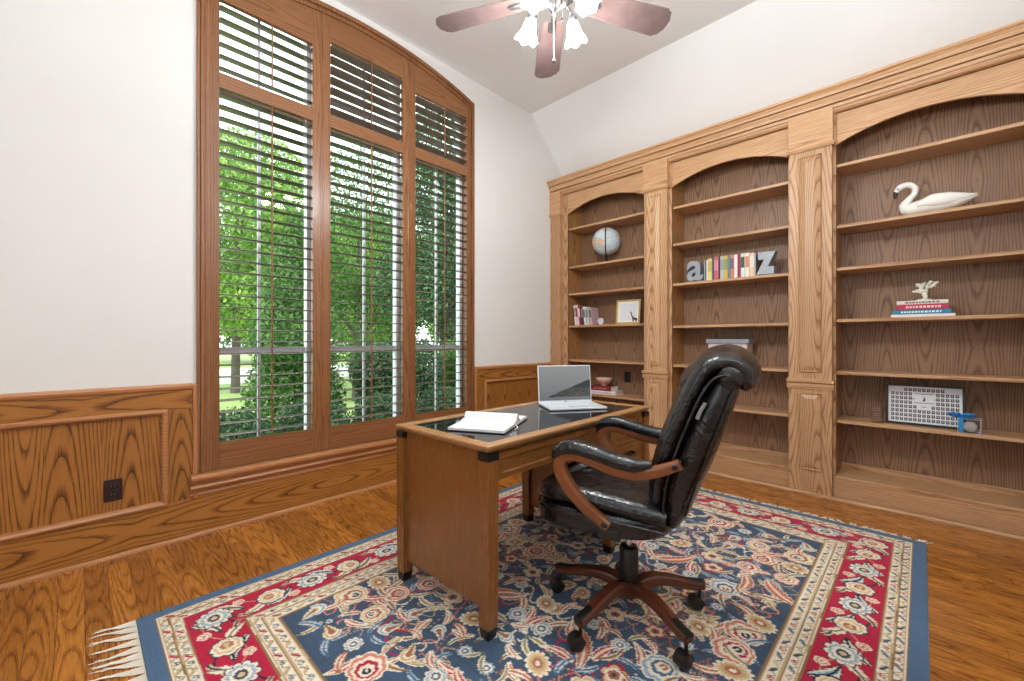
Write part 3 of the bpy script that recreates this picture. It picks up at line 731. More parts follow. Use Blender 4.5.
# ================================================================ DESK
def make_desk():
    ang = radians(1.0)
    t = thing('writing_desk', 'wooden writing desk with a black glass top standing on the rug', 'desk', (-1.552, 1.802, RUGZ), ang)
    # local: x = width (drawers face +x), y = length (far end +y)
    hx, hy = .333, .703; top = .775 - RUGZ
    m = MB(); fr = .06
    o_ = [(-hx, -hy), (hx, -hy), (hx, hy), (-hx, hy)]; i_ = [(-hx + fr, -hy + fr), (hx - fr, -hy + fr), (hx - fr, hy - fr), (-hx + fr, hy - fr)]
    lo = [(-hx + .016, -hy + .016), (hx - .016, -hy + .016), (hx - .016, hy - .016), (-hx + .016, hy - .016)]
    vs = [p + (top,) for p in o_] + [p + (top,) for p in i_] + [p + (top - .012,) for p in o_] + [p + (top - .030,) for p in lo] + [p + (top - .030,) for p in i_]
    fs = []
    for k in range(4):
        k2 = (k + 1) % 4
        fs += [(k, k2, 4 + k2, 4 + k), (8 + k, 8 + k2, k2, k), (12 + k, 12 + k2, 8 + k2, 8 + k), (16 + k, 16 + k2, 12 + k2, 12 + k), (4 + k, 4 + k2, 16 + k2, 16 + k)]
    m.add(vs, fs); m.build('top_frame', O_dtop, t, .003)
    MB().box(-hx + fr, hx - fr, -hy + fr, hy - fr, top - .022, top - .003).build('glass_inlay', M_glassblk, t, label='black glass panel set into the desk top')
    lx, ly = .300, .669; lw = .030
    def leg(x, y):
        m = MB(); zt = top - .031
        q = lambda w, z: [(x - w, y - w, z), (x + w, y - w, z), (x + w, y + w, z), (x - w, y + w, z)]
        m.rings([q(.027, .042), q(lw, .30), q(lw, zt - .030)], smooth=False); l_ = m.build('leg', O_dz, t, .002)
        MB().rings([q(.022, 0), q(.0275, .042)], smooth=False).build('foot', M_black, l_, .002, label='black tapered foot')
        MB().rings([q(lw + .001, zt - .030), q(lw + .001, zt)], smooth=False).build('collar', M_black, l_, .001, label='black collar block')
    yi = .262
    for (x, y) in ((-lx, -ly), (lx, -ly), (-lx, ly), (lx, ly), (-lx, yi), (lx, yi)): leg(x, y)
    zt = top - .031
    for y in (-ly, ly, yi):
        MB().box(-lx + lw - .002, lx - lw + .002, y - .009, y + .009, .105, zt).build('side_panel', O_dz, t)
    MB().box(-lx - .010, -lx + .008, -ly + lw, yi - lw, zt - .13, zt).build('back_apron', O_dx, t, .001)
    MB().box(-lx - .009, -lx + .009, yi + lw, ly - lw, .105, zt).build('back_panel', O_dz, t)
    MB().box(lx - .02, lx + .004, -ly + lw - .001, yi - lw + .001, zt - .125, zt - .006).build('front_apron', O_dx, t, .001)
    def drawer(y0, y1, z0, z1, mat):
        xf_ = lx + .010
        m = MB(); b = .022
        A = [(xf_ + .008, y0, z0), (xf_ + .008, y1, z0), (xf_ + .008, y1, z1), (xf_ + .008, y0, z1)]
        A0 = [(xf_ - .004, p[1], p[2]) for p in A]
        B = [(xf_ + .008, y0 + b, z0 + b), (xf_ + .008, y1 - b, z0 + b), (xf_ + .008, y1 - b, z1 - b), (xf_ + .008, y0 + b, z1 - b)]
        Cc = [(xf_ + .001, y0 + b + .006, z0 + b + .006), (xf_ + .001, y1 - b - .006, z0 + b + .006), (xf_ + .001, y1 - b - .006, z1 - b - .006), (xf_ + .001, y0 + b + .006, z1 - b - .006)]
        for P, Q in ((A0, A), (A, B), (B, Cc)):
            for k in range(4): m.add([P[k], P[(k + 1) % 4], Q[(k + 1) % 4], Q[k]], [(0, 1, 2, 3)])
        m.add(Cc, [(0, 1, 2, 3)]); d = m.build('drawer', mat, t)
        yc, zc = (y0 + y1) / 2, (z0 + z1) / 2; hl = .05
        MB().tube(smooth_path([(xf_ + .001, yc - hl, zc), (xf_ + .026, yc - hl + .006, zc), (xf_ + .03, yc, zc), (xf_ + .026, yc + hl - .006, zc), (xf_ + .001, yc + hl, zc)], 4), .0055, 8).build('handle', M_bronze, d, label='dark bronze bar pull')
        MB().box(xf_ + .001, xf_ + .003, yc - hl - .010, yc + hl + .010, zc - .011, zc + .011).build('backplate', M_bronze, d, .001)
    drawer(-ly + lw + .012, yi - lw - .012, zt - .118, zt - .012, O_dx)
    MB().box(lx - .02, lx + .010, yi + lw, ly - lw, .105, zt).build('pedestal_frame', O_dz, t)
    z = zt - .012
    for h_ in (.106, .19, .27):
        drawer(yi + lw + .008, ly - lw - .008, z - h_, z, O_dx); z -= h_ + .012
    return t
desk = make_desk()
DT = .7727    # desk glass surface height

# ---- laptop
def make_laptop():
    a = radians(57.0)
    t = thing('laptop', 'open silver laptop with a landscape on its screen standing on the desk', 'laptop', (-1.771, 2.065, DT), a)
    # local: x along the hinge, -y toward the user
    w, d, h = .365, .240, .015
    silver = plain('laptop_silver', 'dfe3e6', .3, .35); dark = plain('screen_edge', '202326', .3)
    MB().box(0, w, -d, 0, .002, h).build('base', silver, t, .004, 3)
    MB().box(.004, w - .004, -d + .004, -.004, 0, .002).build('underside', M_black, t)
    m = MB()
    for r in range(5):
        for c in range(14): m.box(.025 + c * .0233, .025 + c * .0233 + .020, -.045 - r * .022, -.045 - r * .022 + .018, h, h + .0012)
    m.box(.11, .26, -.155, -.137, h, h + .0012)
    k = m.build('keyboard', plain('key_caps', 'c9cdd0', .5), t)
    MB().box(.13, .245, -.235, -.165, h, h + .0006).build('trackpad', plain('trackpad_grey', 'cdd2d6', .25), t)
    tl = radians(7); M = Matrix.Translation((0, -.002, h)) @ Matrix.Rotation(-tl, 4, 'X')
    H = .240
    MB().box(0, w, -.001, .006, 0, H).xf(M).build('lid', silver, t, .002)
    n = NT('laptop_picture'); o, _ = n.coords(); tc = n.node('ShaderNodeTexCoord'); sp = n.node('ShaderNodeSeparateXYZ'); n.l.new(tc.outputs['Generated'], sp.inputs[0])
    gx, gz = sp.outputs[0], sp.outputs[2]
    nz = n.noise(tc.outputs['Generated'], 9, 5, .65)
    hgt = n.m('ADD', n.m('MULTIPLY', gx, .60), n.m('SUBTRACT', n.m('MULTIPLY', nz, .10), .04))
    hill = n.m('MULTIPLY', n.m('LESS_THAN', gz, hgt), n.m('GREATER_THAN', gz, n.m('ADD', .09, n.m('MULTIPLY', gx, .02))))
    sky = n.ramp(gz, [(0, lin('7d8184')), (.5, lin('97999a')), (1, lin('a3a5a6'))])
    town = n.m('MULTIPLY', n.m('GREATER_THAN', n.noise(tc.outputs['Generated'], 60, 2), .58), n.m('MULTIPLY', n.m('LESS_THAN', gz, .36), n.m('GREATER_THAN', gx, .3)))
    dk = n.mix(town, lin4('33383d'), lin4('8d8a80'))
    pic = n.mix(hill, sky, dk)
    n.set(Base_Color=(0.01, 0.01, 0.01, 1), Roughness=.25); n.put(n.b.inputs['Emission Color'], pic); n.b.inputs['Emission Strength'].default_value = .62
    MB().box(.006, w - .006, -.0018, -.001, .012, H - .006).xf(M).build('display', n.mat, t, label='display showing a dark hill over grey sky')
    MB().box(w / 2 - .008, w / 2 + .008, -.0022, -.001, .003, .009).xf(M).build('emblem', M_chrome, t)
make_laptop()

# ---- open notebook
def make_notebook():
    a = radians(27)
    t = thing('notebook', 'open blank notebook with a black cover lying on the desk', 'notebook', (-1.54, 1.423, DT), a)
    # local x along the spine, y across; -y page faces the camera
    L2, Wd = .138, .190
    MB().box(-L2 - .004, L2 + .004, -Wd - .005, Wd + .005, 0, .004).build('cover', plain('notebook_cover', '141414', .5), t, .0015, label='black cover')
    paper = plain('notebook_paper', 'dcdbd9', .7)
    for sg, hump, base in ((-1, .010, .013), (1, .036, .016)):
        ys = np.linspace(0, 1, 15)
        topz = [.005 + base * (1 - .25 * s) + hump * (math.exp(-((s - .12) / .13) ** 2) if sg > 0 else math.exp(-((s - .08) / .09) ** 2)) - (.012 * (1 - s / .05) if s < .05 else 0) for s in ys]
        poly = [(sg * Wd * s, z) for s, z in zip(ys, topz)] + [(sg * Wd, .0042), (0, .0042)]
        if sg < 0: poly = poly[::-1]
        MB().prism([(p[0], p[1]) for p in poly], 'x', -L2, L2, 0, False).build('pages', paper, t)
    MB().tube(smooth_path([(L2 - .02, .0, .012), (L2 + .005, -.02, .008), (L2 + .02, -.05, .003), (L2 + .016, -.085, .0025)], 5), .003, 6, flat=.35).build('ribbon_marker', plain('ribbon_grey', 'd9d5cf', .6), t)
make_notebook()

# ================================================================ OFFICE CHAIR
def make_chair():
    t = thing('office_chair', 'black leather executive chair with curved wooden arms behind the desk', 'chair', (-.91, 1.66, RUGZ), radians(196))
    z0 = RUGZ
    Z = lambda pts: [(p[0], p[1], p[2] - z0) for p in pts]
    def slab(path, hw, ht, nseg=40, power=4.0, mid=0.0):
        """cushion swept along a path in the x-z plane; half width hw, half thickness ht; mid swells the middle of the front"""
        m = MB(); P = [Vector((p[0], 0, p[1] - z0)) for p in path]; n = len(P); rings = []
        for i, p in enumerate(P):
            tg = (P[min(i + 1, n - 1)] - P[max(i - 1, 0)]).normalized(); nr = Vector((tg.z, 0, -tg.x))     # front normal
            ring = []
            for k in range(nseg):
                a = 2 * pi * k / nseg; c, s = cos(a), sin(a)
                cc = math.copysign(abs(c) ** (2 / power), c); ss = math.copysign(abs(s) ** (2 / 2.6), s)
                w = cc * hw[i]; th = ss * ht[i]
                if ss > 0: th *= 1 + mid * cos(pi / 2 * min(1, abs(w) / hw[i])) ** 1.5
                ring.append(tuple(p + Vector((0, w, 0)) + nr * th))
            rings.append(ring)
        return m.rings(rings)
    def spl(pts, n=7): return smooth_path(pts, n)
    def interp(vals, n): return list(np.interp(np.linspace(0, 1, n), np.linspace(0, 1, len(vals)), vals))
    # back: outer shell, then front cushion that rolls over the top into a headrest scroll
    path = spl([(-.195, .485), (-.210, .56), (-.235, .66), (-.270, .76), (-.312, .87), (-.350, .97), (-.378, 1.035), (-.392, 1.07)])
    n = len(path)
    slab(path, interp([.17, .225, .245, .25, .25, .25, .245, .235], n), interp([.026, .052, .064, .068, .066, .060, .052, .04], n), 40, 5).build('back_shell', M_leather, t)
    path = spl([(-.150, .515), (-.146, .58), (-.160, .68), (-.192, .80), (-.236, .92), (-.280, 1.025), (-.312, 1.082), (-.350, 1.108), (-.398, 1.112), (-.436, 1.086), (-.444, 1.048), (-.434, 1.022)])
    n = len(path)
    slab(path, interp([.19, .235, .255, .262, .262, .262, .258, .252, .25, .25, .248, .24], n), interp([.020, .032, .036, .036, .036, .036, .038, .04, .04, .038, .032, .018], n), 44, 4.5, .55).build('back_cushion', M_leather, t)
    # lumbar and headrest pillows stitched on the front
    for zc, xc, h_, d_ in ((.70, -.138, .085, .030), (.875, -.190, .085, .028), (1.035, -.25, .075, .036)):
        mm = MB(); M = Matrix.Rotation(radians(-21), 3, 'Y')
        mm.sphere((xc - .012, 0, zc - z0), (d_ + .012, .215, h_), 32, 16, 0, M); mm.build('back_pillow', M_leather, t)
    # piping along the side seams of the back
    for sy in (-1, 1):
        pp = spl([(-.180, sy * .243, .52), (-.180, sy * .256, .60), (-.196, sy * .262, .70), (-.226, sy * .264, .80), (-.272, sy * .264, .925), (-.312, sy * .262, 1.015), (-.344, sy * .257, 1.058), (-.384, sy * .250, 1.070), (-.42, sy * .247, 1.045)])
        MB().tube(Z(pp), .0055, 8).build('piping', M_leather, t)
        pp = spl([(-.250, sy * .222, .56), (-.262, sy * .236, .60), (-.305, sy * .246, .74), (-.352, sy * .247, .87), (-.395, sy * .247, .99), (-.418, sy * .238, 1.05)])
        MB().tube(Z(pp), .004, 8).build('piping', M_leather, t)
        MB().tube(Z(spl([(-.292, sy * .256, .918), (-.302, sy * .259, .945), (-.318, sy * .256, .975)], 4)), .0065, 8).build('side_pull', plain('pull_grey', '8d8d8c', .3), t)
    # headrest scroll ends: gathered leather discs
    for sy in (-1, 1):
        mm = MB(); mm.sphere((-.396, sy * .236, 1.064 - z0), (.046, .020, .044), 24, 12); mm.build('scroll_end', M_leather, t)
    # seat: boxed base, centre pad and a U-shaped bolster
    def cushion(x0, x1, hw, za, zb, nx=26, ny=26, crown=.02, pw=3.2, front_drop=0.0):
        m = MB(); xc, hx = (x0 + x1) / 2, (x1 - x0) / 2; zc, hz = (za + zb) / 2 - z0, (zb - za) / 2; rings = []
        for i in range(nx + 1):
            ph = -pi / 2 + pi * i / nx; ph = max(-pi / 2 + .02, min(pi / 2 - .02, ph)); ring = []
            for k in range(48):
                th = 2 * pi * k / 48
                f = lambda v, p: math.copysign(abs(v) ** p, v)
                x = xc + hx * f(cos(ph), .35) * f(cos(th), 2 / pw); y = hw * f(cos(ph), .35) * f(sin(th), 2 / pw); z = zc + hz * f(sin(ph), .6)
                r = min(1, sqrt(((x - xc) / hx) ** 2 + (y / hw) ** 2)); z += crown * (1 - r * r) * (1 if z > zc else 0)
                z -= front_drop * max(0, (x - xc) / hx) ** 3
                ring.append((x, y, z))
            rings.append(ring)
        return m.rings(rings)
    cushion(-.205, .368, .284, .428, .548, crown=.0, front_drop=.022).build('seat_base', M_leather, t)
    cushion(-.17, .310, .205, .50, .566, crown=.015).build('seat_pad', M_leather, t)
    bp = spl([(-.185, .218, .540), (-.05, .230, .556), (.12, .230, .572), (.250, .212, .562), (.322, .12, .535), (.330, 0, .528), (.322, -.12, .535), (.250, -.212, .562), (.12, -.230, .572), (-.05, -.230, .556), (-.185, -.218, .540)], 6)
    MB().tube(Z(bp), .050, 18, flat=.72).build('seat_bolster', M_leather, t)
    pp = spl([(-.19, .280, .505), (-.05, .288, .512), (.15, .288, .52), (.29, .262, .508), (.365, .12, .492), (.372, 0, .490), (.365, -.12, .492), (.29, -.262, .508), (.15, -.288, .52), (-.05, -.288, .512), (-.19, -.280, .505)], 5)
    MB().tube(Z(pp), .005, 8).build('piping', M_leather, t)
    # arms
    for sy in (1, -1):
        y = .295 * sy
        c = [(.010, .492), (.050, .515), (.105, .560), (.160, .618), (.193, .668), (.199, .712), (.176, .742), (.128, .750), (.060, .736), (-.020, .716), (-.090, .710), (-.165, .728), (-.242, .762)]
        path = spl([(p[0], y - (.015 * sy if i < 2 else 0), p[1]) for i, p in enumerate(c)], 7); n = len(path)
        arm = MB().tube(Z(path), interp([.022] * 3 + [.026] * 7 + [.024, .021, .018], n), 20, up=(0, 1, 0), flat=interp([.92] * 13, n), power=4.0).build('armrest', O_chair, t)
        pc = [(.222, .702), (.214, .742), (.186, .768), (.130, .777), (.060, .766), (-.020, .747), (-.090, .739), (-.150, .748)]
        path = spl([(p[0], y, p[1]) for p in pc], 7); n = len(path)
        MB().tube(Z(path), interp([.008, .021, .026, .027, .027, .026, .025, .014], n), 20, up=(0, 1, 0), flat=interp([1.25, 1.35, 1.4, 1.4, 1.4, 1.4, 1.4, 1.3], n), power=2.6).build('arm_pad', M_leather, t, label='padded black leather arm cushion')
        for bx, bz in ((-.226, .755), (.024, .500)):
            M = Matrix.Rotation(radians(-90 * sy), 4, 'X')
            m = MB().lathe([(.011, 0), (.011, .004), (.007, .007)], 16, (0, 0, 0), 0, True, True, M); m.xf(Matrix.Translation((bx, y + sy * (.018 if bz > .6 else .004), bz - z0))); m.build('bolt', M_black, arm)
        MB().box(-.03, .05, sy * .10, sy * .285, .440 - z0, .478 - z0).build('arm_bracket', M_black, t, .004)
        MB().tube(Z([(-.226, sy * .245, .755), (-.226, sy * .285, .755)]), .012, 12).build('arm_spacer', M_black, t)
    # mechanism, column, base, casters
    MB().box(-.11, .12, -.085, .085, .395 - z0, .458 - z0).build('tilt_mechanism', M_black, t, .012, 3)
    MB().tube(Z(spl([(.03, -.08, .42), (.04, -.18, .415), (.05, -.27, .42)], 5)), .006, 8).build('lift_lever', M_black, t)
    MB().lathe([(.014, .28 - z0), (.014, .40 - z0)], 20).build('gas_rod', M_chrome, t, label='chrome gas lift rod')
    MB().lathe([(.040, .145 - z0), (.041, .16 - z0), (.040, .295 - z0), (.034, .303 - z0), (.016, .305 - z0)], 28).build('column_sleeve', M_black, t)
    MB().lathe([(.03, .085 - z0), (.046, .10 - z0), (.052, .125 - z0), (.050, .148 - z0), (.03, .156 - z0)], 24).build('hub', O_chairb, t)
    for k in range(5):
        a = radians(-95 + 72.3 * k - 196); M = Matrix.Rotation(a, 4, 'Z')
        pth = smooth_path([(.035, 0, .130), (.09, 0, .150), (.15, 0, .150), (.22, 0, .137), (.285, 0, .121), (.335, 0, .115)], 5); n = len(pth)
        lg = MB().tube(Z(pth), interp([.030, .030, .027, .025, .024, .023], n), 20, up=(0, 0, 1), flat=interp([.95, .9, .88, .84, .8, .78], n), power=3.2).xf(M).build('base_leg', O_chairb, t)
        m = MB().tube(Z(smooth_path([(.262, 0, .134), (.30, 0, .1285), (.338, 0, .123)], 4)), .0185, 16, flat=.75, power=3.5).xf(M).build('leg_cap', M_black, lg, label='black end cap')
        cs = MB().tube(Z([(.322, 0, .058), (.322, 0, .112)]), .007, 10).xf(M).build('caster', M_black, t)
        ca = radians(-116 - 196) - a + random.uniform(-.5, .5)
        Mc = M @ Matrix.Translation((.322, 0, 0)) @ Matrix.Rotation(ca, 4, 'Z') @ Matrix.Translation((.016, 0, 0))
        for sy in (-1, 1):
            w_ = MB().lathe([(.006, -.009), (.022, -.009), (.0275, -.005), (.0275, .005), (.022, .009), (.006, .009)], 24, M=Matrix.Rotation(radians(90), 4, 'X')).xf(Matrix.Translation((0, sy * .014, .0275))).xf(Mc).build('wheel', plain('caster_rubber', '1a1a1c', .3), cs)
        hood = MB(); pr = [(.031 * cos(q), .031 * sin(q)) for q in np.linspace(-.3, pi + .1, 14)] + [(.024 * cos(q), .024 * sin(q)) for q in np.linspace(pi + .1, -.3, 14)]
        hood.prism([(p[0], p[1] + .0275) for p in pr], 'y', -.022, .022).xf(Mc).build('hood', M_black, cs)
make_chair()

# ================================================================ CEILING FAN
def make_fan():
    t = thing('ceiling_fan', 'five-bladed ceiling fan with frosted glass lamp shades hanging from the ceiling', 'ceiling fan', FAN, 0)
    h = ZC - FAN[2]
    nick = plain('brushed_nickel', '8f9093', .28, .9)
    MB().lathe([(.01, h), (.07, h), (.07, h - .02), (.045, h - .055), (.016, h - .065)], 28).build('canopy', nick, t)
    MB().tube([(0, 0, .15), (0, 0, h - .05)], .013, 12).build('downrod', nick, t)
    MB().lathe([(.02, .17), (.05, .165), (.06, .14), (.12, .125), (.14, .09), (.14, .05), (.125, .03), (.08, .02), (.06, .012)], 36).build('motor_housing', nick, t)
    MB().lathe([(.058, .015), (.062, .0), (.062, -.03), (.045, -.045), (.03, -.05), (.022, -.065), (.008, -.075)], 28).build('light_fitter', nick, t)
    bw = mottled('fan_blade_walnut', '57433f', '7a6764', 16, .32)
    for k in range(5):
        A = 2.3313 + radians(72 * k); M = Matrix.Rotation(A, 4, 'Z') @ Matrix.Translation((.2, 0, .004)) @ Matrix.Rotation(radians(-11), 4, 'X') @ Matrix.Translation((-.2, 0, 0))
        ol = [(.175, .048), (.22, .060), (.40, .074), (.590, .081), (.612, .080), (.622, .070), (.634, .067), (.642, .050), (.654, .030), (.656, 0)]
        ol = ol + [(x, -y) for x, y in ol[::-1][1:]]
        b = MB().prism(ol, 'z', -.003, .003).xf(M).build('blade', bw, t, .0015)
        ir = MB(); ir.tube(smooth_path([(.105, 0, .01), (.15, .0, -.004), (.20, .0, -.006), (.25, 0, -.005)], 4), [.02] + [.015] * 5 + [.022] * 6 + [.012], 10, flat=.22)
        ir.xf(M).build('blade_iron', nick, b)
    glassm = NT('frosted_shade'); glassm.set(Base_Color=lin4('f4f2ec'), Roughness=.5); glassm.b.inputs['Emission Color'].default_value = (1, .97, .93, 1); glassm.b.inputs['Emission Strength'].default_value = 42
    bulbm = NT('lit_bulb'); bulbm.set(Base_Color=lin4('ffffff')); bulbm.b.inputs['Emission Color'].default_value = (1, .95, .85, 1); bulbm.b.inputs['Emission Strength'].default_value = 8
    for k in range(4):
        A = atan2(410, 421) - pi / 2 + radians(45 + 4 + 90 * k)       # two shades toward the room's near side, two beyond
        d = Vector((cos(A), sin(A), 0))
        arm = MB().tube(smooth_path([tuple(d * .05 + Vector((0, 0, -.012))), tuple(d * .09 + Vector((0, 0, .006))), tuple(d * .125 + Vector((0, 0, -.004))), tuple(d * .145 + Vector((0, 0, -.026)))], 5), .008, 10).build('lamp_arm', nick, t)
        ax = (d * .38 + Vector((0, 0, -1))).normalized(); M = Matrix.Translation(d * .145 + Vector((0, 0, -.026))) @ ax.to_track_quat('Z', 'Y').to_matrix().to_4x4()
        MB().lathe([(.014, -.012), (.026, .0), (.027, .022), (.022, .026)], 20).xf(M).build('socket_cup', nick, arm)
        m = MB(); rings = []
        for r, z in ((.026, .02), (.031, .04), (.036, .065), (.045, .09), (.060, .115), (.0585, .115), (.043, .09), (.034, .065), (.029, .04), (.024, .021)):
            rings.append([tuple(M @ Vector(((r * (1 + .06 * (r > .04) * cos(6 * q))) * cos(q), (r * (1 + .06 * (r > .04) * cos(6 * q))) * sin(q), z + .006 * (r > .055) * cos(6 * q)))) for q in np.linspace(0, 2 * pi, 36, endpoint=False)])
        m.rings(rings, caps=False); sh = m.build('lamp_shade', glassm.mat, t, label='frosted white glass shade, lit')
        MB().sphere((0, 0, .07), (.019, .019, .028), 16, 10).xf(M).build('bulb', bulbm.mat, sh)
        add_light('fan_lamp', 'POINT', Vector(FAN) + (M @ Vector((0, 0, .135))), LAMP_W, (.90, .955, 1.0), shadow_soft_size=.04)
    for dx, dz, f in ((-.012, -.33, 1), (.03, -.13, 0)):
        R_ = Vector((.717, .697, 0)); p0 = R_ * dx - Vector((-.697, .717, 0)) * .03
        c = MB().tube([tuple(p0 + Vector((0, 0, -.04))), tuple(p0 + Vector((0, 0, dz)))], .0015, 6).build('pull_chain', nick, t)
        MB().lathe([(.002, dz), (.006, dz - .008), (.007, dz - .02), (.003, dz - .026)], 12, tuple(p0)).build('pull_knob', M_bronze, c)
make_fan()
#==PART3==
# ================================================================ THINGS ON THE SHELVES
FONT = None
def letter_mesh(ch, size, depth, off):
    cu = bpy.data.curves.new('letter', 'FONT'); cu.body = ch; cu.size = size; cu.extrude = depth / 2; cu.offset = (.004 if ch == 'a' else .010); cu.bevel_depth = .001
    cu.align_x = 'CENTER'
    ob = bpy.data.objects.new('letter_tmp', cu); COL.objects.link(ob)
    dg = bpy.context.evaluated_depsgraph_get(); me = bpy.data.meshes.new_from_object(ob.evaluated_get(dg))
    bpy.data.objects.remove(ob); return me
def bookend(ch, label, loc, rz, size):
    t = thing('bookend', label, 'bookend', loc, rz, 'letter bookends on the middle bay')
    me = letter_mesh(ch, size, .055, .012)
    g = mottled('cast_grey_metal', '8b9096', 'a9adb2', 30, .45, metal=.2); me.materials.clear(); me.materials.append(g)
    zs = [v.co.y for v in me.vertices]; xs = [v.co.x for v in me.vertices]
    lo, hi = min(zs), max(zs); sc = .190 / (hi - lo); kx = .145 / ((max(xs) - min(xs)) * sc); w = .145
    me.transform(Matrix.Translation((0, 0, .012)) @ Matrix.Rotation(radians(90), 4, 'X') @ Matrix.Scale(kx, 4, (1, 0, 0)) @ Matrix.Scale(sc, 4) @ Matrix.Translation((-(max(xs) + min(xs)) / 2, -lo, 0)))
    o = bpy.data.objects.new('letter', me); COL.objects.link(o); o.parent = t
    MB().box(-w / 2 - .006, w / 2 + .006, -.036, .036, 0, .012).build('foot', g, t, .002)
    s_ = 1 if ch == 'a' else -1
    MB().box(s_ * (w / 2 + .006), s_ * (w / 2 + .018), -.034, .034, 0, .202).build('upright_plate', g, t, .002)
    return t
paper_m = plain('page_edges', 'e9e2d2', .8)
BOOKC = {}
def bookmat(c):
    if c not in BOOKC: BOOKC[c] = plain('book_cloth_' + c, c, .55)
    return BOOKC[c]
def upright_book(label, x, y, z, w, h, d, col, band=None, lean=0.0, group=None, band2=None):
    """spine toward -y; x is the middle of the spine; lean about y"""
    t = thing('book', label, 'book', (x, y, z), 0, group)
    off = abs(sin(lean)) * w / 2
    M = Matrix.Translation((0, 0, off)) @ Matrix.Rotation(lean, 4, 'Y')
    m = MB(); c = .0018
    m.prism([(-w / 2, d), (-w / 2, .004), (-w / 2 + .004, 0), (w / 2 - .004, 0), (w / 2, .004), (w / 2, d), (w / 2 - c, d), (w / 2 - c, .006), (-w / 2 + c, .006), (-w / 2 + c, d)], 'z', 0, h)
    m.xf(M).build('cover', bookmat(col), t)
    MB().box(-w / 2 + c, w / 2 - c, .006, d - .005, .003, h - .003).xf(M).build('page_block', paper_m, t)
    if band:
        MB().box(-w / 2 + .0025, w / 2 - .0025, -.0006, .004, h * .42, h * .86).xf(M).build('spine_title', bookmat(band), t)
    if band2:
        MB().box(-w / 2 + .0025, w / 2 - .0025, -.0006, .004, h * .04, h * .16).xf(M).build('spine_emblem', bookmat(band2), t)
    return t
def flat_book(label, x0, x1, y0, d, z, th, col, band=None, rz=0.0, group=None):
    t = thing('book', label, 'book', ((x0 + x1) / 2, y0 + d / 2, z), rz, group)
    w = (x1 - x0) / 2; c = .0018; hd = d / 2
    m = MB(); m.prism([(-hd, .003), (-hd + .003, 0), (hd, 0), (hd, c), (-hd + .005, c), (-hd + .005, th - c), (hd, th - c), (hd, th), (-hd + .003, th), (-hd, th - .003)], 'x', -w, w)
    m.build('cover', bookmat(col), t); MB().box(-w + .003, w - .003, -hd + .005, hd - .004, c, th - c).build('page_block', paper_m, t)
    if band:
        m = MB(); r = random.Random(int(abs(x0 * 1000)) + int(z * 100)); xx = -w + .045
        while xx < w - .05:
            q = r.uniform(.006, .016); m.box(xx, xx + q, -hd - .0006, -hd + .001, th * .3, th * .7); xx += q + .005
        m.build('spine_lettering', bookmat(band), t)
    return t
def uniq(ob): return ob
# globe
Z2 = SHZ[0][1]
g = thing('globe', 'pale blue desk globe on a dark base in the left bay', 'globe', (-2.53, 4.11, Z2 + .0006))
n = NT('globe_map'); o, _ = n.coords()
land = n.noise(o, 9, 5, .6); tint = n.noise(o, 22, 2)
sea = lin4('c3d6dc'); lc = n.ramp(tint, [(.35, lin('e3c9a0')), (.5, lin('d9a7a0')), (.62, lin('bfcf9f')), (.7, lin('ecdc9c'))])
n.set(Base_Color=n.mix(n.m('GREATER_THAN', land, .53), sea, lc), Roughness=.35)
R_ = .155; cz = R_ + .085
MB().sphere((0, 0, cz), R_, 40, 24).build('sphere', n.mat, g)
tl = radians(23); pth = [(sin(q + tl) * (R_ + .008) * 1.0, -(R_ + .008) * 0 - .0, cz + cos(q + tl) * (R_ + .008)) for q in np.linspace(0, pi, 24)]
MB().tube(pth, .004, 8, up=(0, 1, 0), flat=1.6).xf(Matrix.Translation((0, 0, cz)) @ Matrix.Rotation(radians(-62), 4, 'Z') @ Matrix.Translation((0, 0, -cz))).build('meridian_arm', M_bronze, g)
MB().lathe([(.075, 0), (.075, .008), (.05, .016), (.018, .024), (.013, .05), (.016, .085)], 28).build('base', M_bronze, g)
# books and trinkets on the fourth shelf of the left bay
Z4 = SHZ[0][3]
spec = [('tall cream paperback leaning at the left end of the left bay row', .022, .235, 'e9e4da', '8d8270', -7), ('white and red paperback second in the left bay row', .030, .238, 'e6dfdc', 'b3304a', -7), ('red spined paperback third in the left bay row', .024, .232, 'b02a40', 'efe3df', -7),
        ('black and green paperback fourth in the left bay row', .026, .215, '2c3a38', '7f9a8c', -6), ('white paperback fifth in the left bay row', .028, .212, 'e8e8e6', 'a85a66', -8), ('pale grey paperback sixth in the left bay row', .030, .205, 'd6dad6', '6f8f86', -8), ('pink spotted paperback at the right end of the left bay row', .030, .200, 'caa6ac', '5b5866', -8)]
x = -2.925
for lab, w, h, c, b, ln in spec:
    upright_book(lab, x + w / 2, 4.055 + random.uniform(0, .01), Z4 + .0006, w, h, .15, c, b, radians(ln), 'paperbacks on the left bay shelf'); x += w * 1.03 + .008
dc = thing('desk_clock', 'small round white clock beside the leaning paperbacks', 'clock', (-2.575, 4.07, Z4 + .0006))
MB().lathe([(.030, -.014), (.036, -.012), (.036, .010), (.031, .014)], 28, M=Matrix.Rotation(radians(90), 4, 'X')).xf(Matrix.Translation((0, 0, .038))).build('case', plain('clock_white', 'efefef', .35), dc)
MB().lathe([(.001, -.0015), (.029, -.0015), (.029, .0005)], 28, M=Matrix.Rotation(radians(90), 4, 'X')).xf(Matrix.Translation((0, -.014, .038))).build('dial', plain('dial_grey', 'd5d8dc', .4), dc)
m = MB(); m.box(-.020, .020, -.013, .013, 0, .006); m.build('foot', plain('clock_white', 'efefef', .35), dc, .002)
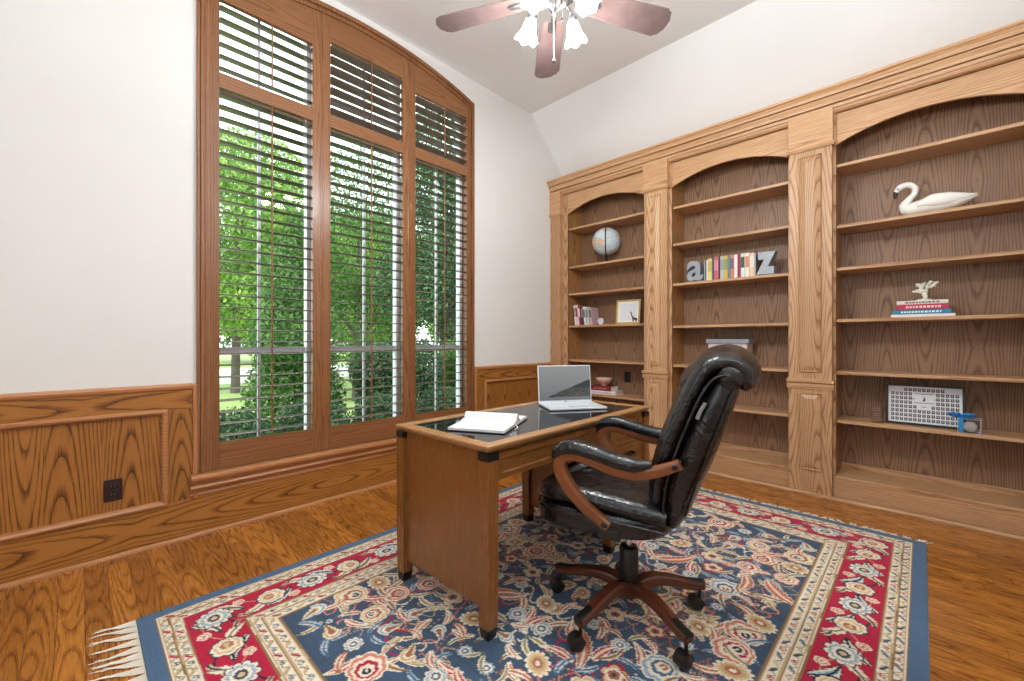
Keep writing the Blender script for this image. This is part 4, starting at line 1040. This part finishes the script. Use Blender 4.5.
# gold frame
pf = thing('picture_frame', 'gold picture frame with a small dark giraffe drawing in the left bay', 'picture frame', (-2.262, 4.10, Z4 + .0025), radians(5))
M = Matrix.Rotation(radians(-7), 4, 'X'); w, h, b = .135, .262, .017
gold = plain('frame_gold', 'd0ad6a', .35, .35)
for (a0, a1, c0, c1) in ((-w, w, 0, b), (-w, w, h - b, h), (-w, -w + b, b, h - b), (w - b, w, b, h - b)):
    MB().box(a0, a1, -.012, .012, c0, c1).xf(M).build('frame_rail', gold, pf, .002)
MB().box(-w + b, w - b, -.002, .010, b, h - b).xf(M).build('mount', plain('mount_white', 'f1efec', .6), pf)
MB().box(-w + b + .03, w - b - .02, -.003, -.002, b + .02, h - b - .03).xf(M).build('print', plain('print_paper', 'e4e4e8', .6), pf)
ink = MB(); q = lambda pts, r: ink.tube([(p[0], -.0035, p[1]) for p in pts], r, 6, up=(0, 1, 0), flat=.2)
q([(.028, .128), (.036, .120), (.040, .095), (.055, .068), (.060, .055)], [.007, .006, .006, .009, .010]); q([(.055, .060), (.085, .052), (.100, .050)], [.011, .014, .010])
for xx in (.056, .066, .088, .098): q([(xx, .052), (xx + .002, .022)], [.005, .003])
q([(.101, .056), (.106, .036)], [.003, .002]); q([(.018, .124), (.030, .128)], [.003, .005])
ink.xf(M).build('giraffe_drawing', plain('ink_dark', '4a3a30', .7), pf)
MB().box(-.02, .02, .0, .004, 0, .12).xf(Matrix.Translation((0, .06, .0)) @ Matrix.Rotation(radians(14), 4, 'X')).build('easel_back', M_black, pf)
# low shelf of the left bay: two books and a bowl
Z6 = SHZ[0][5]
flat_book('white hardback lying under the red box on the low left shelf', -2.715, -2.385, 4.03, .205, Z6 + .0006, .038, 'e6e5e3', 'a8a8aa', radians(4), 'flat stack under the bowl')
flat_book('dark red hardback lying on the white one under the bowl', -2.700, -2.440, 4.045, .175, Z6 + .0392, .050, '7e1f28', 'b8605c', radians(2), 'flat stack under the bowl')
bw = thing('bowl', 'pink ribbed bowl with a pale rim on the dark red book', 'bowl', (-2.565, 4.125, Z6 + .0898))
m = MB(); rings = []
for r, z in ((.034, 0), (.036, .010), (.040, .016), (.066, .036), (.082, .060), (.088, .082), (.085, .082), (.076, .058), (.055, .034), (.02, .026)):
    rings.append([(r * (1 + .018 * cos(18 * q) * (.02 < z < .07)) * cos(q), r * (1 + .018 * cos(18 * q) * (.02 < z < .07)) * sin(q), z) for q in np.linspace(0, 2 * pi, 72, endpoint=False)])
m.rings(rings); m.build('bowl_body', plain('bowl_pink', 'd9a996', .4), bw)
m = MB().tube([(.0865 * cos(q), .0865 * sin(q), .082) for q in np.linspace(0, 2 * pi, 40, endpoint=False)], .0035, 8, closed=True); m.build('rim', plain('bowl_rim', 'f0e2d8', .35), bw)
# middle bay: bookends and the row of books
Z3 = SHZ[1][2]
bookend('a', 'grey metal letter a bookend left of the coloured books', (-1.538, 4.10, Z3 + .0006), 0, .20)
bookend('z', 'grey metal letter z bookend right of the coloured books', (-.948, 4.10, Z3 + .0006), 0, .20)
row = [('cream hardback beside the letter a bookend', .014, .198, 'ece6d8', None), ('pale yellow hardback near the letter a bookend', .034, .208, 'e3d27e', 'c7b55c'), ('blue slim hardback right of the pale yellow one', .013, .206, '3e5f95', None), ('broad coral pink hardback right of the slim blue one', .040, .216, 'c9606e', 'd9848c'),
       ('slim navy hardback right of the coral pink one', .010, .214, '39405a', None), ('wide pale grey green hardback near the middle of the row', .034, .216, 'b9c0b4', '9aa394'), ('mustard yellow hardback near the middle of the row', .030, .214, 'd9b548', '8f9a6a'), ('teal grey hardback right of the mustard one', .020, .212, '6c8792', None),
       ('salmon hardback between the teal and white ones', .026, .214, 'd08a78', '7d5a74'), ('white hardback between salmon and crimson ones', .028, .214, 'ebe6e0', None), ('crimson hardback right of the white one', .024, .216, 'a02f45', None), ('white and green hardback right of the crimson one', .032, .216, 'dfe2da', '3f5d50'),
       ('white and orange hardback second from the letter z bookend', .034, .215, 'efe4d6', 'd98a66'), ('peach spined thick hardback touching the letter z bookend', .036, .210, 'efc9a8', 'e7ded0')]
tot = sum(r[1] for r in row) + .0012 * len(row); x = -1.437; k = (-1.037 - x) / tot
for lab, w, h, c, b in row:
    w *= k; upright_book(lab, x + w / 2, 4.06 + random.uniform(0, .008), Z3 + .0006, w, h, .15, c, b, 0, 'books between the letter bookends'); x += w + .0012 * k
# lidded box behind the chair
Z5 = SHZ[1][4]
bx = thing('storage_box', 'whitewashed box with a grey lid on the shelf behind the chair', 'box', (-1.255, 4.13, Z5 + .0006))
MB().box(-.162, .162, -.07, .10, 0, .205).build('body', oak('pickled_wood', 'Z', 'X', .11, ring=.012, slope=.1, seed=31, dark='a98f84', mid='cdb8ae', light='ddcdc6', contrast=.4, rough=.6), bx, .002)
MB().box(-.178, .178, -.082, .112, .205, .243).build('lid', mottled('lid_grey', '868a99', '9b9fab', 12, .5), bx, .003)
# swan
sw = thing('swan_figurine', 'white swan figurine with a black beak in the right bay', 'swan figurine', (.06, 4.11, SHZ[2][1] + .0006), 0)
m = MB()
bd = smooth_path([(-.165, 0, .040), (-.135, 0, .050), (-.06, 0, .060), (.02, 0, .060), (.10, 0, .060), (.16, 0, .068), (.205, 0, .080)], 6); n_ = len(bd)
itp = lambda v, n: list(np.interp(np.linspace(0, 1, n), np.linspace(0, 1, len(v)), v))
m.tube(bd, itp([.016, .042, .062, .066, .056, .030, .005], n_), 24, flat=itp([.9, .95, .86, .80, .75, .6, .4], n_)); 
neck = smooth_path([(-.130, 0, .050), (-.150, 0, .085), (-.128, 0, .125), (-.098, 0, .165), (-.098, 0, .205), (-.128, 0, .232), (-.170, 0, .226), (-.196, 0, .196)], 7); n_ = len(neck)
m.tube(neck, itp([.040, .030, .021, .018, .018, .019, .022, .014], n_), 16, up=(0, 1, 0)); m.build('body', plain('swan_white', 'efece4', .45), sw)
for sy in (-1, 1):
    wg = smooth_path([(-.085, sy * .052, .070), (-.01, sy * .060, .082), (.07, sy * .052, .082), (.14, sy * .032, .084), (.20, sy * .012, .092)], 6); n_ = len(wg)
    MB().tube(wg, itp([.012, .022, .020, .014, .003], n_), 14, flat=itp([1.4, 1.9, 2.0, 1.6, 1.0], n_)).build('wing', MATS['swan_white'], sw)
MB().tube(smooth_path([(-.195, 0, .200), (-.199, 0, .176), (-.196, 0, .150)], 5), itp([.014, .012, .006], 11), 12, up=(0, 1, 0), flat=.85).build('beak', M_black, sw, label='black beak')
for sy in (-1, 1):
    MB().sphere((-.184, sy * .018, .212), .005, 10, 8).build('eye', M_black, sw)
# stack of books with a coral sculpture
Z4 = SHZ[2][3]
zz = Z4 + .0006
for lab, a, b, d, th, c, bd_ in (('white hardback at the bottom of the right bay stack', -.160, .158, .19, .020, 'ece8e2', None), ('bright blue hardback second from the bottom of the stack', -.150, .140, .185, .030, '2f7fa6', 'e4eef2'), ('crimson hardback with pale lettering in the right bay stack', -.128, .128, .18, .036, 'bb3450', 'f0c8c4'), ('cream hardback topmost in the right bay stack', -.128, .126, .175, .026, 'e4dcd2', '6a5a60')):
    flat_book(lab, a, b, 4.035, d, zz, th, c, bd_, random.uniform(-.03, .03), 'flat stack in the right bay'); zz += th + .0006
co = thing('coral_sculpture', 'small white coral sculpture on top of the book stack', 'sculpture', (.012, 4.12, zz))
wc = plain('coral_white', 'ece7d8', .7)
MB().lathe([(.042, 0), (.042, .008), (.034, .012)], 24).build('base', plain('coral_base', 'd8d0c2', .6), co)
m = MB(); rr = random.Random(4)
for pts, r0 in (([(.0, 0, .008), (.006, 0, .03), (-.006, .004, .058), (-.016, .0, .085), (-.024, -.004, .118)], .013), ([(-.004, 0, .055), (-.030, -.006, .066), (-.056, -.01, .070)], .010), ([(.0, 0, .045), (.010, .006, .075), (.012, .0, .100), (.024, -.006, .124)], .011),
               ([(.012, 0, .092), (.034, .006, .104), (.056, .0, .122)], .009), ([(-.016, 0, .085), (-.006, -.016, .105), (.002, -.02, .126)], .008), ([(-.02, .0, .10), (-.036, .012, .112), (-.04, .01, .128)], .007), ([(.02, 0, .098), (.038, -.014, .096), (.05, -.018, .104)], .007)):
    P = smooth_path(pts, 4); m.tube(P, [r0 * (1 - .35 * i / len(P)) for i in range(len(P))], 10)
    for q in P[2::2]:
        for _ in range(2): m.sphere((q[0] + rr.gauss(0, .006), q[1] + rr.gauss(0, .006), q[2] + rr.gauss(0, .005)), r0 * rr.uniform(.5, .95), 10, 6)
m.build('branches', wc, co)
# framed class composite, glass award, gift box
Z6 = SHZ[2][5]
cf = thing('framed_composite', 'black framed sheet of many small portraits leaning in the right bay', 'framed print', (.01, 4.12, Z6 + .0025), radians(1.0))
M = Matrix.Rotation(radians(-9), 4, 'X'); w, h, b = .192, .262, .014
w = .200; h = .285
for (a0, a1, c0, c1) in ((-w, w, 0, b), (-w, w, h - b, h), (-w, -w + b, b, h - b), (w - b, w, b, h - b)):
    MB().box(a0, a1, -.014, .010, c0, c1).xf(M).build('frame_rail', M_black, cf, .002)
m = MB(); m.box(-w + b, w - b, -.002, .008, b, h - b)
W_, H_ = w - b - .012, h - 2 * b - .016; z0 = b + .008
cols = 15; st = 2 * W_ / cols
def tile(cx_, cz_): m.box(cx_ - st * .36, cx_ + st * .36, -.0035, -.002, cz_ - .0105, cz_ + .0105, 1); m.box(cx_ - st * .14, cx_ + st * .14, -.0040, -.0034, cz_ - .004, cz_ + .007, 2)
rows = 8; rs = H_ / rows
for r in range(rows):
    zc = z0 + rs * (r + .5)
    for c in range(cols):
        xc = -W_ + st * (c + .5)
        if r == 7 and not 3 <= c <= 11: continue
        if r in (4, 5, 6) and 5 <= c <= 9: continue
        if r == 3 and 6 <= c <= 8: continue
        tile(xc, zc)
for (a, c, zc) in ((-.045, .045, z0 + rs * 6.6), (-.075, -.05, z0 + rs * 5.4), (.05, .075, z0 + rs * 5.4), (-.05, .05, z0 + rs * 4.5), (-.012, .012, z0 + rs * 3.6)):
    xx = a
    while xx < c: m.box(xx, xx + .004, -.003, -.002, zc - .003, zc + .003, 3); xx += .0062
m.tube([(-.004, -.003, z0 + rs * 5.0), (.004, -.003, z0 + rs * 5.3), (0, -.003, z0 + rs * 6.0)], [.009, .006, .002], 8, mat=3, up=(0, 1, 0), flat=.2)
m.xf(M).build('portrait_sheet', [plain('composite_paper', 'e3e5e8', .5), plain('portrait_dark', '3c3f45', .6), plain('portrait_face', 'c7b4a6', .6), plain('composite_ink', '5c6068', .6)], cf)
aw = thing('glass_award', 'small clear glass block beside the black portrait frame', 'award', (-.235, 4.07, Z6 + .0006), radians(20))
MB().box(-.034, .034, -.014, .014, 0, .135).build('block', M_award, aw, .004)
m = MB(); [m.box(-.022, .022, .0148, .0152, zc, zc + .004) for zc in (.03, .045, .06, .085, .1)]; m.build('engraving', plain('engraving_grey', 'b9b0b4', .5), aw)
gb = thing('gift_box', 'clear gift box holding a white ball tied with blue ribbon', 'gift box', (.222, 4.045, Z6 + .0008), radians(-6))
MB().box(-.050, .050, -.045, .045, .0005, .090).build('case', M_clear, gb)
m = MB()
for sx in (-1, 1):
    for sy in (-1, 1): m.box(sx * .050 - .0012, sx * .050 + .0012, sy * .045 - .0012, sy * .045 + .0012, 0, .0905)
for z in (.0005, .09):
    for sx in (-1, 1): m.box(sx * .05 - .001, sx * .05 + .001, -.045, .045, z - .0005, z + .0015)
    for sy in (-1, 1): m.box(-.05, .05, sy * .045 - .001, sy * .045 + .001, z - .0005, z + .0015)
m.build('case_edges', plain('acrylic_edge', 'c9d2dc', .3), gb)
blue = plain('ribbon_blue', '2f86c8', .35)
m = MB(); m.box(-.046, -.026, -.0468, -.0456, -.0002, .0922); m.box(-.046, -.026, .0456, .0468, -.0002, .0922); m.box(-.046, -.026, -.0468, .0468, .0912, .0922); m.box(-.046, -.026, -.0468, .0468, -.0003, .0002)
m.build('ribbon', blue, gb)
m = MB()
for s_, a in ((-1, .4), (1, -.3), (-1, 1.2), (1, 1.0)):
    lp = smooth_path([(-.036, 0, .093), (-.036 + s_ * .03 * cos(a), -.012 * sin(a) - .004, .118), (-.036 + s_ * .062 * cos(a), -.026 * sin(a), .113), (-.036 + s_ * .046 * cos(a), -.02 * sin(a) + .012, .099), (-.036, .002, .094)], 5)
    m.tube(lp, .0085, 8, flat=.2, up=(0, 1, .2))
m.build('bow', blue, gb)
white_ball = thing('white_ball', 'white ball inside the clear gift box', 'ball', (.2235, 4.045, Z6 + .0032)); MB().sphere((0, 0, .035), (.034, .034, .034), 24, 14).build('ball_body', plain('ball_white', 'f0eeea', .6), white_ball)
# floor register
fv = thing('floor_register', 'black metal floor register set in the oak floor by the bookcase', 'floor vent', (.52, 3.22, .0005))
m = MB(); fw, fl = .065, .15
for (a, b, c, d) in ((-fl, fl, -fw, -fw + .012), (-fl, fl, fw - .012, fw), (-fl, -fl + .012, -fw, fw), (fl - .012, fl, -fw, fw)): m.box(a, b, c, d, 0, .004)
m.build('rim', M_black, fv)
m = MB(); [m.box(-fl + .012, fl - .012, -fw + .016 + k * .013, -fw + .022 + k * .013, 0, .003) for k in range(8)]; m.build('grille', M_black, fv)

# ================================================================ OUTSIDE
grass = NT('lawn_grass'); o, _ = grass.coords()
grass.set(Base_Color=grass.mix(grass.noise(o, .6, 4), lin4('7f9a52'), lin4('a3b873')), Roughness=.9)
m = MB().add([(-3.5, -30, -.35), (-3.5, 45, -.35), (-80, 45, -.35), (-80, -30, -.35)], [(3, 2, 1, 0)]); g_ = m.build('ground', grass.mat); g_['kind'] = 'structure'
m = MB().add([(-17.5, -30, -.34), (-17.5, 45, -.34), (-27, 45, -.34), (-27, -30, -.34)], [(3, 2, 1, 0)]); g_ = m.build('driveway_ground', plain('pale_concrete', 'cfd0c6', .9)); g_['kind'] = 'structure'
def leaf_mat(name, c1, c2, c3):
    n = NT(name); g = n.node('ShaderNodeNewGeometry'); 
    rp = n.ramp(g.outputs['Random Per Island'], [(0, lin(c1)), (.55, lin(c2)), (1, lin(c3))])
    n.set(Base_Color=rp, Roughness=.45); n.b.inputs['Specular IOR Level'].default_value = .4
    tr = n.node('ShaderNodeBsdfTranslucent'); n.l.new(rp, tr.inputs[0]); mx = n.node('ShaderNodeMixShader'); mx.inputs[0].default_value = .4
    n.l.new(n.b.outputs[0], mx.inputs[1]); n.l.new(tr.outputs[0], mx.inputs[2]); n.l.new(mx.outputs[0], n.out.inputs[0]); return n.mat
L_bright = leaf_mat('leaf_bright', '4f7d26', '7fae42', 'aecb63'); L_mid = leaf_mat('leaf_mid', '2f5a22', '4f8036', '80a853'); L_dark = leaf_mat('leaf_dark', '20402a', '3a6440', '86a673')
M_bark = mottled('bark', '4c443c', '7a7066', 8, .9, .6, 20)
def foliage(name, blobs, n, size, mat, parent):
    """leaves scattered through the shells of several ellipsoids"""
    vol = np.array([b[3] * b[4] * b[5] for b in blobs]) ** .67; vol /= vol.sum()
    pick = rng.choice(len(blobs), n, p=vol); B = np.array(blobs)[pick]
    d = rng.normal(size=(n, 3)); d /= np.linalg.norm(d, axis=1)[:, None]; r = rng.uniform(.35, 1.05, n) ** .45
    C = B[:, :3] + d * r[:, None] * B[:, 3:]
    nr = d + rng.normal(size=(n, 3)) * .8; nr /= np.linalg.norm(nr, axis=1)[:, None]
    a = np.cross(nr, rng.normal(size=(n, 3))); a /= np.linalg.norm(a, axis=1)[:, None]; b = np.cross(nr, a)
    s = size * rng.uniform(.6, 1.3, n)[:, None]
    V = np.stack([C - a * s, C - b * s * .42 + nr * s * .1, C + a * s, C + b * s * .42 + nr * s * .1], 1).reshape(-1, 3) - np.array(parent.location)
    me = bpy.data.meshes.new(name); me.vertices.add(4 * n); me.vertices.foreach_set('co', V.ravel())
    me.loops.add(4 * n); me.loops.foreach_set('vertex_index', np.arange(4 * n, dtype=np.int32)); me.polygons.add(n); me.polygons.foreach_set('loop_start', np.arange(0, 4 * n, 4, dtype=np.int32))
    me.update(); me.validate(); me.materials.append(mat); o = bpy.data.objects.new(name, me); COL.objects.link(o); o.parent = parent; return o
def tree(label, x, y, blobs, n, size, mat, trunk=.14, h=None, name='tree', cat='tree', group=None):
    t = thing(name, label, cat, (x, y, -.35), 0, group)
    foliage('foliage', [(x + b[0], y + b[1], b[2], b[3], b[4], b[5]) for b in blobs], n, size, mat, t)
    h = h or max(b[2] for b in blobs) + .35
    m = MB(); p = smooth_path([(0, 0, 0), (.03, .02, h * .4), (-.03, .05, h * .75), (.0, .05, h)], 4); m.tube(p, list(np.linspace(trunk, trunk * .35, len(p))), 10)
    for b in blobs[:6]:
        m.tube([(0, 0, min(h * .5, max(.1, (b[2] + .35) * .55))), (b[0] * .5, b[1] * .5, (b[2] + .35) * .8), (b[0], b[1], b[2] + .35)], [trunk * .4, trunk * .25, trunk * .1], 7)
    m.build('trunk', M_bark, t); return t
# clipped shrubs just outside, then nearer and farther trees
hx = -4.75
for i, (y, lab) in enumerate(((.1, 'low clipped shrub outside left of the window'), (.95, 'low clipped shrub outside the left shutter'), (1.8, 'low clipped shrub outside the middle shutter, nearer the left'), (2.65, 'low clipped shrub outside the middle shutter, nearer the right'), (3.5, 'low clipped shrub outside the right shutter'), (4.4, 'low clipped shrub outside beyond the right shutter'))):
    tree(lab, hx + .08 * sin(i * 2), y, [(0, 0, .12, .40, .37, .44), (.1, .1, .30, .26, .26, .22), (-.1, -.1, .28, .26, .26, .24)], 6500, .024, L_dark, .03, .5, 'shrub', 'shrub', 'clipped shrubs below the window')
tree('bushy bright green conifer standing behind the shrubs', -6.0, 2.02, [(0, 0, .4, .62, .62, .8), (0, 0, 1.2, .55, .55, .7), (0, 0, 1.9, .40, .40, .65), (0, .05, 2.5, .22, .22, .5)], 20000, .034, L_mid, .07, 2.6)
for i, (x, y, lab) in enumerate(((-5.75, 3.42, 'rounded tall bush outside the middle shutter'), (-5.8, 4.95, 'rounded tall bush outside the right shutter'))):
    tree(lab, x, y, [(0, 0, .45, .62, .66, .75), (.1, .3, .8, .40, .40, .45), (-.1, -.3, .75, .42, .40, .45)], 14000, .032, L_mid if i else L_dark, .05, 1.0, 'bush', 'bush', 'rounded bushes behind the clipped shrubs')
tree('broad dark tree outside the middle shutter', -10.4, 5.0, [(0, 0, 3.4, 1.6, 1.7, 1.4), (.3, 1.0, 2.4, 1.2, 1.2, 1.1), (-.2, -1.1, 2.6, 1.2, 1.1, 1.2), (.1, .2, 5.0, 1.3, 1.4, 1.1), (.4, -.2, 1.4, 1.0, 1.3, .9)], 30000, .045, L_mid, .16, 4.2)
tree('dark tree with a thick grey trunk outside the right shutter', -7.2, 5.4, [(0, 0, 5.2, .85, .95, .8), (0, 0, 3.2, 1.2, 1.3, 1.2), (.2, .9, 2.4, 1.0, 1.0, .9), (0, -.8, 2.3, .9, .8, .9), (.2, 0, 4.2, 1.0, 1.1, .8), (.4, .5, 1.3, .8, .9, .8)], 34000, .045, L_dark, .20, 4.2)
tree('large bright leafy tree far outside the left shutter', -14.5, 3.2, [(0, 0, 4.6, 2.3, 2.4, 2.0), (.5, 1.8, 3.6, 1.7, 1.6, 1.7), (.2, -2.0, 3.8, 1.8, 1.7, 1.7), (.8, .3, 2.3, 1.6, 1.9, 1.0), (0, .4, 6.3, 1.5, 1.6, 1.1)], 42000, .075, L_bright, .13, 5.5)
tree('large bright leafy tree behind the dark middle tree', -18.2, 8.6, [(0, 0, 4.4, 2.2, 2.3, 1.9), (.5, 1.8, 3.4, 1.7, 1.6, 1.6), (.2, -2.0, 3.6, 1.8, 1.7, 1.7), (.6, .3, 2.0, 1.6, 1.9, 1.0), (0, .4, 6.0, 1.4, 1.5, 1.0)], 34000, .075, L_bright, .25, 5.5)
tree('tall leafy tree behind the dark tree by the right shutter', -11.5, 10.6, [(0, 0, 4.2, 2.2, 2.3, 1.9), (.5, 1.8, 3.2, 1.7, 1.6, 1.6), (.2, -2.0, 3.4, 1.8, 1.7, 1.7), (.6, .3, 1.6, 1.6, 1.9, 1.0), (0, .4, 5.4, 1.4, 1.5, .9)], 30000, .075, L_mid, .25, 5.2)
for i, (x, y, lab) in enumerate(((-34, 2, 'distant tree beyond the driveway at the far left'), (-34, 9.5, 'distant tree beyond the driveway left of centre'), (-33, 17, 'distant tree beyond the driveway near the middle'), (-31, 25, 'distant tree beyond the driveway right of centre'))):
    tree(lab, x, y, [(0, 0, 4.5, 4.2, 3.5, 4.0), (1, 1.4, 3.0, 3, 2.2, 3), (.5, -1.4, 3.2, 3, 2.2, 3), (0, 0, 8.5, 3.0, 2.9, 2.8)], 14000, .20, L_bright if i % 2 else L_mid, .4, 8, group='distant trees beyond the driveway')
